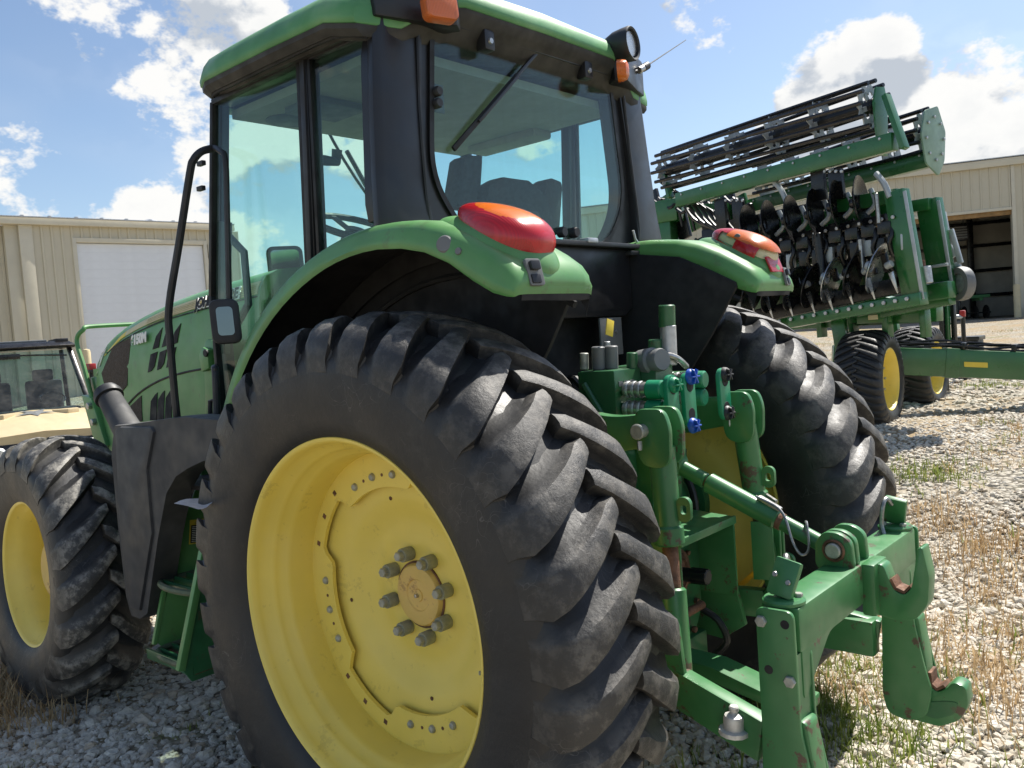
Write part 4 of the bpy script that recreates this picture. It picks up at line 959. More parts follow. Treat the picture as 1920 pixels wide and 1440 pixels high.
# seat with wings as seen through the rear window
seat = bpy.data.objects.new('driver_seat', None); link(seat, cab, Matrix.Translation((.55, 0, 1.5)))
def rwp(px, py, x): return on(px, py, 0, x)
sc = rwp(962, 380, .42); st_ = rwp(962, 336, .42)
hw = abs(rwp(905, 380, .42).y - rwp(1018, 380, .42).y) / 2 + .03
back = [(sc.y + hw, 1.75), (sc.y + hw, sc.z - .05), (sc.y + hw * .8, st_.z - .05), (sc.y + hw * .35, st_.z), (sc.y - hw * .35, st_.z), (sc.y - hw * .8, st_.z - .05), (sc.y - hw, sc.z - .05), (sc.y - hw, 1.75)]
prism('backrest', back, 'yz', .38, .50, SEAT, seat, bevel=.03); box('cushion', (.68, sc.y, 1.72), (.48, .5, .14), SEAT, seat, bevel=.04); box('suspension_box', (.62, sc.y, 1.48), (.35, .4, .30), INTER, seat, bevel=.02)
def slab(name, pts, x, th, m, par, bevel=.015):
    P = [rwp(px, py, x) for px, py in pts]; prism(name, [(p.y, p.z) for p in P], 'yz', x, x + th, m, par, bevel=bevel)
slab('armrest', [(858, 385), (872, 296), (880, 290), (900, 291), (906, 298), (900, 392)], .44, .10, SEAT, seat); slab('armrest', [(1012, 440), (1026, 338), (1036, 333), (1054, 340), (1056, 352), (1050, 440)], .42, .10, SEAT, seat)
slab('control_console', [(905, 470), (912, 395), (1010, 395), (1050, 470)], .30, .10, INTER, cab)
# small fittings on the rear window
for px, py in ((1049, 436), (1072, 437)): p = rwp(px, py, .045); lathe('window_knob', [(0, .03), (.018, .03), (.022, .022), (.022, 0), (0, 0)], p, (-1, 0, 0), BLK, cab, 18)
for px, py in ((816, 173), (816, 195)): p = rwp(px, py, .045); lathe('window_knob', [(0, .025), (.014, .025), (.018, .018), (.018, 0), (0, 0)], p, (-1, 0, 0), BLK, cab, 18)
p = rwp(822, 185, .052); box('knob_plate', p, (.006, .05, .10), INTER, cab)
# rear wiper
wa, wb_ = rwp(1012, 92, .01), rwp(850, 280, .028)
wp = beam('rear_wiper', wa, wa.lerp(wb_, .55), .016, .014, BLKP, cab); beam('wiper_blade', wa.lerp(wb_, .28), wb_, .012, .020, SEAL, wp); beam('wiper_link', wa.lerp(wb_, .30) + Vector((-.012, 0, 0)), wa.lerp(wb_, .75) + Vector((-.012, 0, 0)), .008, .014, BLKP, wp)
# rear roof overhang: black brackets, hinges
for px, py in ((910, 78), (1096, 133)):
    p = rwp(px, py, .0); h_ = box('window_hinge', p, (.05, .055, .075), BLKP, cab, bevel=.012); lathe('hinge_screw', [(0, .006), (.010, .006), (.012, 0)], p + Vector((-.025, 0, -.005)), (-1, 0, 0), STEEL, h_, 12)
# roof
def plan(k, zoff=0, inset=0):
    P = [(1.315 - inset, .0), (1.305 - inset, .30), (1.27 - inset, .55), (1.215 - inset * .8, .70 - inset * .5), (1.13 - inset * .6, .805 - inset * .8), (1.01 - inset * .2, .862 - inset), (.85, .888 - inset), (.5, .893 - inset), (.20, .888 - inset), (.06, .865 - inset), (.025 + inset * .3, .70 - inset * .5), (-.02 + inset, .54), (-.045 + inset, .45), (-.055 + inset, .0)]
    return P + [(x, -y) for x, y in reversed(P[1:-1])]
def roof_ring(inset, z, dome=0):
    return [(x, y, z + dome * (1 - (y / .85) ** 2) - .040 * sstep(.22, .02, x) * sstep(.5, .8, abs(y)) + .078 * sstep(.06, -.03, x) * sstep(.64, .52, abs(y)) + .030 * sstep(.8, 1.2, x)) for x, y in plan(0, 0, inset)]
roof = loft('roof', [roof_ring(.010, 2.780), roof_ring(-.002, 2.786), roof_ring(-.004, 2.806), roof_ring(.006, 2.838), roof_ring(.030, 2.872), roof_ring(.075, 2.906), roof_ring(.15, 2.936), roof_ring(.26, 2.958), roof_ring(.42, 2.972)], GROOF, cab, ang=60)
URF = mat('grimy_roof_underside', (.030, .029, .026), .7, var=.2, dust=.3, dustcol=(.07, .065, .055))
ur = loft('roof_underside', [roof_ring(.19, 2.752), roof_ring(.115, 2.742), roof_ring(.07, 2.738), roof_ring(.060, 2.746), roof_ring(.03, 2.744), roof_ring(.006, 2.764), roof_ring(.004, 2.780), roof_ring(.03, 2.785)], URF, cab, ang=40)
tube('roof_groove', [(x, y, z) for x, y, z in roof_ring(.045, 2.745)][3:10], .008, BLKD, ur, 6, 3)
# rear roof cross member, above the window
mesh_pts = [[(-.028, y, 2.90), (-.034, y, 2.862), (-.01, y, 2.832), (.04, y, 2.818), (.08, y, 2.82), (.08, y, 2.90)] for y in (-.60, -.45, 0, .45, .60)]
loft('rear_roof_beam', mesh_pts, URF, cab, ang=40); beam('roof_drip_rail', (.01, -.52, 2.815), (.01, .52, 2.815), .03, .025, BLKP, cab)
for s in (1, -1):
    loft('roof_corner_cover', [[(.125, .80 * s, z), (.03, .80 * s, z), (.0, .70 * s, z), (-.065, .52 * s, z), (-.03, .47 * s, z), (.12, .55 * s, z)] for z in (2.775, 2.93)] + [[(.125, .74 * s, 2.965), (.05, .74 * s, 2.965), (.02, .66 * s, 2.965), (-.03, .52 * s, 2.965), (.0, .49 * s, 2.965), (.12, .55 * s, 2.965)]], BLKP, cab, ang=40, bevel=.008)
    lc = on(824, 16, 0, -.105) if s > 0 else on(1167, 132, 0, -.10)
    if s > 0: plate('rear_turn_lamp', rrect(.115, .085, .02), lc, Vector((.30, 1, 0)).normalized(), Vector((.12, 0, 1)).normalized(), .05, AMBER2, cab, bevel=.008)
    else: lathe('rear_turn_lamp', [(.0, .028), (.022, .027), (.040, .018), (.046, .0), (.046, -.02), (0, -.02)], lc, (-.9, -.5, 0), AMBER, cab, 28)
# work lamp on the right corner and the whip aerial
wl = on(1176, 84, 0, -.08); wd = Vector((-.96, -.14, .02)).normalized()
wk = lathe('work_lamp', [(.012, -.11), (.050, -.09), (.066, -.05), (.071, -.01), (.073, .022), (.069, .030), (.061, .026), (.059, .012), (0, .012)], wl, wd, BLK, cab, 32)
lathe('lamp_glass', [(0, .020), (.052, .018), (.054, .013), (0, .0125)], wl, wd, LAMPG, wk, 32); lathe('lamp_reflector', [(0, .0135), (.05, .0135), (.05, .0125)], wl, wd, REFL, wk, 24)
beam('lamp_bracket', wl - wd * .05, wl - wd * .04 + Vector((.03, .05, -.09)), .03, .012, BLKP, wk)
ab, at_ = on(1193, 135, 0, -.01), on(1286, 75, 0, -.02); am = on(1212, 124, 0, -.01)
ae = rod('radio_aerial', am, at_, .0032, BLK, cab, 6, r2=.0018); rod('aerial_base', ab + (am - ab) * .25, am, .016, STEEL, ae, 12); rod('aerial_collar', am - (am - ab) * .35, am + (am - ab) * .12, .018, BLK, ae, 12); tube('aerial_mount', [on(1184, 143, 0, .0), on(1190, 134, 0, -.005), ab + (am - ab) * .3], .006, BLK, ae, 6, 2)
# mirrors and their tubes
tube('mirror_arm', [on(400, 278, 1, .82), on(378, 284, 1, .87), on(363, 300, 1, .9), on(356, 325, 1, .91), on(336, 455, 1, .94), on(317, 575, 1, .97), on(319, 640, 1, .97), on(330, 765, 1, .96), on(336, 795, 1, .95), on(352, 811, 1, .94), on(378, 811, 1, .90), on(397, 800, 1, .86), on(406, 780, 1, .83), on(404, 700, 1, .82), on(402, 690, 1, .80)], .0155, BLK, cab, 10, 4)
tube('mirror_arm', [on(402, 277, 1, .82), on(414, 284, 1, .84), on(423, 302, 1, .85), on(426, 400, 1, .86), on(430, 560, 1, .87), on(434, 590, 1, .87)], .012, BLK, cab, 8, 4)
mc = on(423, 603, 1, .89); mx, my = Vector((-.55, -.83, 0)).normalized(), Vector((.05, 0, 1)).normalized(); 
mx = Vector(_r) * .96 + Vector(_w) * .28; mx.z = 0; mx.normalize()
mir = plate('side_mirror', rrect(.112, .175, .03), mc, mx, my, .05, BLK, cab, bevel=.012)
nm_ = mx.cross(my).normalized(); nm_ = nm_ if nm_.dot(CC - mc) > 0 else -nm_
plate('mirror_glass', rrect(.062, .112, .015), mc + nm_ * .0265, mx, my, .004, MIRR, mir, bevel=0)
m2 = on(535, 490, 1, -.98); mir2 = plate('side_mirror', rrect(.26, .22, .05), m2, mx, my, .06, BLK, cab, bevel=.015)
plate('mirror_glass', rrect(.20, .16, .03), m2 + nm_ * .0315, mx, my, .004, mat('brown_mirror_reflection', (.5, .46, .44), .05, metal=1, var=.02), mir2, bevel=0)
tube('mirror_arm', [m2 + Vector((.05, .05, 0)), on(508, 500, 1, -.95), on(503, 540, 1, -.93), on(497, 590, 1, -.9)], .016, BLK, cab, 8, 3)
# latch bar beside the door and lower door post
tube('door_latch_rod', [on(404, 690, 1, .82), on(404, 748, 1, .82), on(394, 752, 1, .83), on(394, 800, 1, .83)], .010, BLK, cab, 8, 0)
# rear bodywork under the window
prism('rear_lower_panel', [(-.52, 2.055), (.52, 2.055), (.52, 1.80), (.46, 1.765), (-.46, 1.765), (-.52, 1.80)], 'yz', -.015, .05, BLKP, cab, bevel=.008)
beam('rear_ledge', (-.02, .5, 2.065), (-.02, -.62, 2.065), .06, .02, BLK, cab); box('panel_clip', (-.03, -.20, 2.078), (.05, .07, .02), GALV, cab)
prism('inner_rear_wall', [(-.53, 1.77), (.53, 1.77), (.53, 1.1), (-.53, 1.1)], 'yz', .10, .14, BLKD, cab)
box('bracket_plate', (-.02, -.33, 1.68), (.01, .16, .16), GREYP, cab); 
for y in (-.30, -.36): hexbolt('plate_screw', (-.026, y, 1.70), (-1, 0, 0), .008, .005, STEEL, cab)
# bracket with link rod at the right corner
box('support_bracket', on(1190, 476, 0, -.02), (.06, .14, .02), BLK, cab); tube('bracket_wire', [on(1187, 432, 0, -.02), on(1191, 448, 0, -.02), on(1196, 455, 0, -.02), on(1197, 476, 0, -.02)], .006, GALV, cab, 6, 0)
# ---- rear hydraulics and three-point linkage
V_ = Vector
rh = bpy.data.objects.new('remote_valve_block', None); link(rh, tractor, Matrix.Translation((-.35, .1, 1.3)))
box('valve_body', (-.32, .13, 1.435), (.16, .17, .26), GDARK, rh, bevel=.008)
box('valve_section', (-.36, -.02, 1.45), (.20, .12, .24), GDARK, rh, bevel=.008); box('valve_section', (-.34, -.16, 1.42), (.20, .13, .22), GDARK, rh, bevel=.008)
for k in range(3): box('valve_label', (-.4025, .11 + k * .035, 1.515), (.002, .026, .018), GREYP, rh, bevel=0)
tube('casting_rib', [(-.27, .218, 1.52), (-.31, .222, 1.46), (-.36, .22, 1.38)], .012, GDARK, rh, 8, 2)
for i, (x, y, z, r, h, m_) in enumerate([(-.24, .17, 1.57, .016, .06, ZINC), (-.29, .15, 1.565, .025, .085, GREYP), (-.325, .12, 1.565, .025, .085, GREYP), (-.38, .07, 1.56, .02, .06, GDARK), (-.40, -.06, 1.56, .026, .10, GDARK), (-.44, -.09, 1.56, .03, .15, GALV), (-.44, -.09, 1.70, .031, .085, GDARK), (-.43, -.13, 1.6, .014, .14, GALV), (-.26, .05, 1.565, .012, .10, GALV)]):
    rod('solenoid', (x, y, z), (x - .004, y, z + h), r, m_, rh, 18)
box('valve_tag', (-.315, .10, 1.715), (.004, .045, .06), YPLATE, rh, rot=Matrix.Rotation(R(15), 3, 'X'))
cp = on(1235, 675, 1, .02); c0 = lathe('socket_cover', [(0, .02), (.038, .02), (.042, .012), (.042, -.02), (.05, -.03), (.05, -.09), (0, -.09)], cp, (-.85, .25, .1), GREYP, rh, 24)
tube('hydraulic_pipe', [(-.40, .0, 1.57), (-.45, -.03, 1.60), (-.48, -.08, 1.585), (-.47, -.16, 1.55)], .012, STEEL, rh, 8)
for k, (px, py) in enumerate(((1186, 730), (1186, 766), (1275, 712), (1275, 744))):
    y = .17 if k < 2 else -.13
    a = on(px - 15 if k < 2 else px - 22, py, 1, y); b = a + V_((-.150, -.012, -.004))
    q = rod('coupler', a, a.lerp(b, .62), .026, STEEL, rh, 22)
    for t in (.12, .28, .44): lathe('coupler_ring', [(.0285, -.006), (.0295, -.003), (.0295, .003), (.0285, .006)], a.lerp(b, t), b - a, GALV, q, 22)
    rod('coupler_sleeve', a.lerp(b, .60), b, .033, GCAP, q, 22)
for y, cx in ((.15, -.585), (.055, -.595), (-.155, -.62)):
    pts = rrect(.075, .19, .034); pl = plate('coupler_faceplate', pts, (cx, y, 1.445), (0, 1, 0), (.02, 0, 1), .018, GCAP, rh, bevel=.004)
    for dz in (.05, -.05): lathe('coupler_mouth', [(0, .002), (.021, .002), (.023, 0)], (cx - .009, y, 1.445 + dz), (-1, 0, 0), BLKD, pl, 18)
def dustcap(p, m_, s=1.0):
    o = lathe('dust_cap', [(.0, .016), (.02, .016), (.026, .010), (.028, 0), (0, 0)], p, (-1, .1, .1), m_, rh, 20)
    for a in (0, 60, 120): plate('cap_wing', [(-.026 * s, -.006), (.026 * s, -.006), (.022 * s, .006), (-.022 * s, .006)], V_(p) + V_((-.02, 0, 0)), (0, math.cos(R(a)), math.sin(R(a))), (-1, 0, 0), .006, m_, o)
dustcap((-.606, .055, 1.525), BLUE, 1.2); dustcap((-.606, .06, 1.355), BLUE); dustcap((-.628, -.155, 1.515), BLK); dustcap((-.628, -.155, 1.375), BLK); dustcap((-.596, .15, 1.505), GCAP)
for k in range(5): tube('hydraulic_hose', [(-.18, .22 - k * .11, 1.30 + .02 * k), (-.10, .26 - k * .11, 1.42), (-.02, .24 - k * .1, 1.52), (.06, .2 - k * .1, 1.5)], .016, HOSE if k % 2 else GDARK, tractor, 8, 3)
# rockshaft and lift arms
rod('rockshaft', (-.26, .34, 1.34), (-.26, -.34, 1.34), .065, GDARK, tractor, 24)
for s in (1, -1):
    y0, y1 = (.285, .335) if s > 0 else (-.335, -.285)
    arm = prism('lift_arm', round_poly([(-.20, 1.42), (-.235, 1.27), (-.36, 1.275), (-.60, 1.318), (-.652, 1.375), (-.60, 1.428), (-.46, 1.415), (-.32, 1.44)], [.04, .05, .05, .05, .06, .05, .06, .06]), 'xz', y0, y1, GHITCH, tractor, bevel=.008)
    for yy in (y0 - .004, y1 + .004 - .012): pass
    lathe('arm_boss', [(0, -.008), (.046, -.008), (.050, -.002), (.050, .052), (.046, .058), (0, .058)], (-.595, y0, 1.375), (0, 1, 0), GHITCH, arm, 28)
    pin = rod('clevis_pin', (-.595, y0 - .03, 1.375), (-.595, y1 + .05, 1.375), .022, ZINC, arm, 18); rod('pin_head', (-.595, y1 + .05, 1.375), (-.595, y1 + .060, 1.375), .026, ZINC, pin, 18)
    hexbolt('cotter', (-.595, y1 + .045, 1.345), (0, 0, -1), .008, .03, GALV, pin)
    # lift link with fork, tube and ears
    yl = .305 if s > 0 else -.285
    top, mid, low = V_((-.625, yl, 1.40)), V_((-.650, yl + .02 * s, 1.00)), V_((-.705, yl + .10 * s, .56))
    lk = bpy.data.objects.new('lift_link', None); link(lk, tractor, Matrix.Translation(low))
    for dy in (-.040, .040):
        plate('fork_plate', round_poly([(-.05, .06), (-.068, 0), (-.055, -.13), (.055, -.13), (.068, 0), (.05, .06)], .05), top + V_((0, dy, -.015)), (1, 0, 0), (.05, 0, 1), .022, GHITCH, lk, bevel=.005)
    pth = [top + V_((0, 0, -.10)), top.lerp(mid, .5), mid]
    rod('link_tube', top + V_((-.004, 0, -.08)), mid, .045, GHITCH, lk, 24, r2=.041)
    rod('link_collar', mid + (top - mid) * .0, mid + (top - mid) * .16, .049, GHITCH, lk, 24)
    rod('link_screw', mid, mid.lerp(low, .40), .026, RUST, lk, 16)
    rod('link_lower', mid.lerp(low, .30), low, .042, GHITCH, lk, 20)
    ear = mid + (top - mid) * .30; ringplate('locking_ear', rrect(.05, .08, .022), rrect(.022, .03, .009), ear + V_((-.066, 0, 0)), (1, 0, 0), (0, 0, 1), .016, GHITCH, lk)
    if s < 0:
        for dy in (-.055, .0, .055): plate('lift_link_shield', [(-.04, .11), (.04, .11), (.04, -.11), (-.04, -.11)], mid.lerp(low, .36) + V_((-.02 + abs(dy) * .2, dy, 0)), (.97, .25 if dy > 0 else -.25, 0), (0, 0, 1), .012, GHITCH, lk)
        rod('valve_lever', mid + V_((-.04, 0, .05)), mid + V_((-.09, .02, .03)), .008, STEEL, lk, 8)
    # lower link
    yb = .40 * s
    a, b = V_((-.05, .30 * s, .60)), V_((-.62, .40 * s, .60)); c2 = V_((-1.02, .478 * s, .515))
    dl = beam('draft_link', a, b, .05, .11, GHITCH, tractor, bevel=.01); beam('draft_link_end', b + (a - b) * .02, c2, .055, .12, GHITCH, dl, bevel=.012, h2=.13)
    plate('link_fork', round_poly([(-.05, .14), (-.07, -.08), (.07, -.08), (.05, .14)], .03), b + V_((-.06, .035 * s, .06)), (1, 0, 0), (0, 0, 1), .018, GHITCH, dl)
    if s < 0: pass
    # sway block
    prism('sway_bracket', [(-.28, .70), (-.56, .74), (-.60, .55), (-.50, .48), (-.28, .50)], 'xz', *sorted((.255 * s, .28 * s)), GHITCH, tractor, bevel=.005)
# left link telescoping end: aluminium knob
kp = on(1376, 1362, 1, .5)
kb = lathe('quick_coupler_knob', [(.044, -.02), (.043, -.008), (.030, -.004), (.030, .026), (.027, .034), (.013, .040), (.011, .044), (.014, .047), (.014, .058), (.011, .062), (0, .062)], kp, (-.06, 0, 1), mat('cast_aluminium', (.62, .61, .57), .5, metal=.3, var=.15, scale=30, dust=.3, dustcol=(.4, .37, .3), dscale=20), tractor, 12, smooth=True)
# top link bracket and top link
for y in (.055, -.055):
    ringplate('top_link_bracket', polar(round_poly([(-.30, 1.30), (-.36, 1.38), (-.44, 1.36), (-.475, 1.28), (-.475, 1.08), (-.44, 1.02), (-.30, 1.02)], .05), (-.39, 1.19), 48), polar(round_poly([(-.375, 1.30), (-.43, 1.30), (-.43, 1.24), (-.375, 1.24)], .025), (-.39, 1.19) if False else (-.40, 1.27), 48), (0, y, 0), (1, 0, 0), (0, 0, 1), .022, GHITCH, tractor)
tA, tB = on(1262, 868, 1, 0.0), on(1545, 1022, 1, 0.0); dt = (tB - tA).normalized()
tl = bpy.data.objects.new('top_link', None); link(tl, tractor, Matrix.Translation(tA))
rod('link_eye', tA + V_((0, -.03, 0)), tA + V_((0, .03, 0)), .05, GHITCH, tl, 24); rod('threaded_end', tA, tA.lerp(tB, .24), .028, GHITCH, tl, 18); rod('thread', tA.lerp(tB, .20), tA.lerp(tB, .27), .020, RUST, tl, 16)
rod('turnbuckle', tA.lerp(tB, .255), tA.lerp(tB, .72), .036, GHITCH, tl, 24); rod('lock_collar', tA.lerp(tB, .715), tA.lerp(tB, .755), .030, RUST, tl, 18); rod('plain_end', tA.lerp(tB, .74), tB, .027, GHITCH, tl, 20)
lv = tA.lerp(tB, .60); beam('lock_lever', lv + V_((0, 0, .045)), tA.lerp(tB, .74) + V_((0, .0, .04)), .03, .012, STEEL, tl)
tube('retaining_wire', [lv + V_((0, .02, .05)), tA.lerp(tB, .72) + V_((0, .015, .05)), tA.lerp(tB, .79) + V_((0, .03, .035)), tA.lerp(tB, .83) + V_((-.01, .05, -.03)), tA.lerp(tB, .86) + V_((-.02, .05, -.06)), tA.lerp(tB, .90) + V_((-.02, .04, -.03)), tA.lerp(tB, .89) + V_((-.01, .01, .04)), tA.lerp(tB, .87) + V_((.0, -.03, .03))], .0045, CABLE, tl, 6, 4)
for k in range(6):
    y = -.06 - .03 * k; tube('hydraulic_hose', [(-.33, y, 1.36 - .02 * k), (-.40, y - .02, 1.22), (-.42 + .012 * k, y - .03, 1.05), (-.36, y - .05, .92)], .009, GDARK if k % 2 else HOSE, tractor, 6, 3)
for k in range(3): rod('spool_pipe', (-.30, .24 - .05 * k, 1.16 + .03 * k), (-.42, .22 - .05 * k, 1.02), .012, GDARK, tractor, 8)
box('top_link_casting', (-.30, 0, 1.14), (.14, .34, .26), GDARK, tractor, bevel=.02)
# PTO housing and shield
ps = bpy.data.objects.new('pto_shield', None); link(ps, tractor, Matrix.Translation((-.5, 0, .8)))
box('shield_top', (-.505, .0, .985), (.22, .40, .012), GHITCH, ps, rot=Matrix.Rotation(R(-4), 3, 'Y')); box('shield_side', (-.50, .195, .83), (.22, .012, .295), GHITCH, ps); box('shield_side', (-.50, -.195, .83), (.22, .012, .295), GHITCH, ps)
box('shield_lip', (-.612, .0, .972), (.012, .40, .03), GHITCH, ps)
prism('pto_housing', round_poly([(-.19, .98), (.19, .98), (.19, .62), (.10, .50), (-.10, .50), (-.19, .62)], .03), 'yz', -.46, -.38, GDARK, tractor, bevel=.01)
bl = lathe('bearing_carrier', [(.0, .01), (.03, .01), (.055, .012), (.060, .02), (.07, .02), (.075, .012), (.09, .01), (.092, -.01), (0, -.01)], (-.465, .0, .80), (-1, 0, 0), RUST, tractor, 32)
pto = rod('pto_shaft', (-.46, 0, .80), (-.60, 0, .803), .0255, BLKP, tractor, 18)
for k in range(10):
    a = R(36 * k); beam('spline', (-.53, .0255 * math.cos(a), .801 + .0255 * math.sin(a)), (-.598, .0255 * math.cos(a), .803 + .0255 * math.sin(a)), .007, .006, BLKP, pto, bevel=0)
for k in range(6): a = R(30 + 60 * k); hexbolt('carrier_bolt', (-.462, .108 * math.cos(a), .80 + .108 * math.sin(a)), (-1, 0, 0), .010, .012, RUST, tractor)
# drawbar, hooks and small castings around it
dbx = prism('drawbar', [(-.1, .52), (-.62, .50), (-.80, .455), (-.96, .445), (-.96, .405), (-.80, .41), (-.60, .45), (-.1, .46)], 'xz', -.06, .06, GHITCH, tractor, bevel=.008)
lathe('drawbar_hole', [(.0, .003), (.020, .003), (.022, 0)], (-.90, 0, .4475), (0, 0, 1), BLKD, dbx, 18)
box('drawbar_support', (-.42, 0, .47), (.12, .36, .14), GDARK, tractor, bevel=.012); rod('drawbar_pin', (-.52, .10, .66), (-.56, .10, .66), .03, BLKP, tractor); rod('coil_spring_rod', (-.50, .16, .655), (-.50, -.12, .655), .016, RUST, tractor, 12)
for y, z in ((.14, .68), (-.13, .66), (.05, .60), (-.10, .56), (.12, .56)): hexbolt('casting_bolt', (-.465, y, z), (-1, 0, 0), .013, .014, RUST, tractor)
tube('hydraulic_hose', [(-.44, -.18, .62), (-.52, -.19, .58), (-.55, -.20, .50), (-.50, -.2, .44)], .014, HOSE, tractor, 8); tube('hydraulic_hose', [(-.35, -.25, 1.2), (-.42, -.24, 1.05), (-.43, -.23, .9), (-.40, -.24, .7)], .014, HOSE, tractor, 8)
rod('lift_cylinder', (-.30, .19, 1.22), (-.36, .20, .72), .05, GDARK, tractor, 20); rod('lift_cylinder', (-.30, -.19, 1.22), (-.36, -.20, .72), .05, GDARK, tractor, 20)
rod('cylinder_cap', (-.45, .235, 1.06), (-.50, .24, 1.06), .042, GCAP, tractor, 20)

# ------------------------------------------------------------------ quick hitch coupler hung on the linkage
qh = thing('quick_hitch_coupler', (-1.1, 0, .30), 'green A-frame quick hitch coupler with hooks, hung on the rear links', 'hitch')
# top beam: deep channel that bends down into the uprights
prof = round_poly([(.535, .925), (.555, .86), (.56, .80), (-.56, .80), (-.555, .86), (-.535, .925)], .01)
box('top_beam', (-1.10, 0, .862), (.105, 1.02, .125), GHITCH, qh, bevel=.012)
prism('beam_web', round_poly([(.50, .85), (.50, .66), (.44, .70), (.30, .80), (-.30, .80), (-.44, .70), (-.50, .66), (-.50, .85)], .03), 'yz', -1.150, -1.138, GHITCH, qh, bevel=.004)
for s in (1, -1):
    lo, hi = sorted((.435 * s, .55 * s)); yo = .55 * s; up_o = sorted((yo - .014 * s, yo))
    plate_o = [(-1.045, .925), (-1.152, .925), (-1.155, .60), (-1.185, .44), (-1.205, .36), (-1.185, .27), (-1.12, .235), (-1.05, .25), (-1.035, .32), (-1.045, .60)]
    up_ = prism('upright', round_poly(plate_o, .025), 'xz', *up_o, GHITCH, qh, bevel=.004)
    prism('upright_inner_plate', round_poly([(x, z if z < .9 else .80) for x, z in plate_o], .025), 'xz', *sorted((yo - .115 * s, yo - .101 * s)), GHITCH, up_, bevel=.004)
    mesh_ = [(-1.150, .80), (-1.150, .60), (-1.182, .44), (-1.200, .36)]
    for (x0, z0), (x1, z1) in zip(mesh_, mesh_[1:]): beam('upright_web', (x0 + .008, yo - .058 * s, z0), (x1 + .008, yo - .058 * s, z1), .010, .085, GHITCH, up_, up=(0, 1, 0), bevel=0)
    # hook at the foot
    hk = round_poly([(-1.06, .44), (-1.06, .30), (-1.12, .235), (-1.22, .23), (-1.285, .27), (-1.315, .33), (-1.310, .395), (-1.268, .405), (-1.245, .375), (-1.215, .355), (-1.190, .375), (-1.185, .46), (-1.165, .62), (-1.06, .62)], .018)
    h_ = prism('lower_hook', hk, 'xz', *sorted((yo - .095 * s, yo - .02 * s)), GHITCH, up_, bevel=.008)
    prism('hook_recess', round_poly([(-1.13, .27), (-1.21, .258), (-1.27, .29), (-1.285, .335), (-1.24, .33), (-1.19, .315), (-1.15, .33)], .015), 'xz', *sorted((yo - .098 * s, yo - .0945 * s)), GDARK, h_, bevel=0)
    prism('hook_wear_face', [(-1.243, .378), (-1.213, .358), (-1.188, .378), (-1.186, .42), (-1.198, .42), (-1.20, .382), (-1.214, .370), (-1.236, .386)], 'xz', *sorted((yo - .092 * s, yo - .024 * s)), RUST, h_, bevel=0)
    for x, z, m_ in ((-1.062, .888, ZINC), (-1.128, .888, BLKD), (-1.075, .755, BLKD), (-1.135, .735, ZINC), (-1.11, .44, ZINC)):
        if m_ is BLKD: lathe('bolt_hole', [(.0, .001), (.012, .001), (.0125, 0)], (x, yo + .0004 * s, z), (0, s, 0), BLKD, up_, 18)
        else: hexbolt('frame_bolt', (x, yo, z), (0, s, 0), .0165, .011, ZINC, up_)
    # spring latch handle on top
    lb = V_((-1.095, .475 * s, .925))
    ds = lathe('latch_base', [(0, .014), (.052, .014), (.058, .008), (.058, 0), (0, 0)], lb, (0, 0, 1), GHITCH, qh, 28)
    rotm = Matrix.Rotation(R(20) * s, 3, 'X') @ Matrix.Rotation(R(-12), 3, 'Y')
    hb_ = box('latch_handle', lb + V_((-.004, -.004 * s, .065)), (.075, .024, .105), GHITCH, ds, bevel=.008, rot=rotm)
    for k in (-1, 1): lathe('latch_rivet', [(0, .003), (.006, .003), (.008, 0)], lb + V_((k * .018 - .004, .018 * s, .07 + .01 * k)), (0, s, .3), STEEL, hb_, 10)
    for k in (-1, 1): hexbolt('base_nut', lb + V_((.034 * k, -.02 * s, .014)), (0, 0, 1), .012, .010, ZINC, ds)
    tube('latch_cable', [lb + V_((.0, -.025 * s, .09)), lb + V_((.01, -.05 * s, .115)), lb + V_((.015, -.075 * s, .09)), lb + V_((.02, -.08 * s, .03)), lb + V_((.01, -.09 * s, -.004))], .008, CABLE, ds, 8, 4)
# middle: top-link clevis, pin, and the upper hook
for y in (.068, .03, -.05):
    plate('clevis_plate', round_poly([(-.062, -.06), (-.055, .04), (-.02, .065), (.03, .065), (.058, .03), (.062, -.06)], .035), (-1.085, y, .965), (1, 0, 0), (0, 0, 1), .026, GHITCH, qh, bevel=.006)
pn = rod('top_pin', (-1.088, .10, .975), (-1.088, -.08, .975), .024, ZINC, qh, 20); lathe('pin_ring', [(.030, 0), (.036, .004), (.030, .008), (.026, .004)], (-1.088, .084, .975), (0, 1, 0), RUST, pn, 24, closed=True)
box('hook_mount', (-1.168, -.03, .845), (.045, .125, .165), GHITCH, qh, bevel=.012)
uh = round_poly([(-1.155, .92), (-1.205, .925), (-1.222, .875), (-1.235, .845), (-1.262, .835), (-1.285, .860), (-1.298, .93), (-1.306, .985), (-1.322, .99), (-1.338, .90), (-1.330, .815), (-1.295, .765), (-1.235, .752), (-1.155, .765)], .016)
uk = prism('upper_hook', uh, 'xz', -.065, .0, GHITCH, qh, bevel=.007)
prism('hook_wear_face', [(-1.221, .878), (-1.234, .848), (-1.262, .838), (-1.284, .862), (-1.279, .868), (-1.262, .848), (-1.240, .856), (-1.228, .882)], 'xz', -.062, -.003, RUST, uk, bevel=0)
# ball sleeve hanging between draft link and the right upright
rb = bpy.data.objects.new('link_coupling', None); link(rb, tractor, Matrix.Translation((-.9, -.45, .5)))
box('coupling_box', (-.90, -.445, .52), (.24, .07, .13), GHITCH, rb, bevel=.01); lathe('coupling_knob', [(.04, 0), (.035, .01), (.026, .015), (.026, .045), (.022, .052), (.012, .056), (.012, .075), (0, .076)], (-.84, -.445, .585), (0, 0, 1), GHITCH, rb, 16)

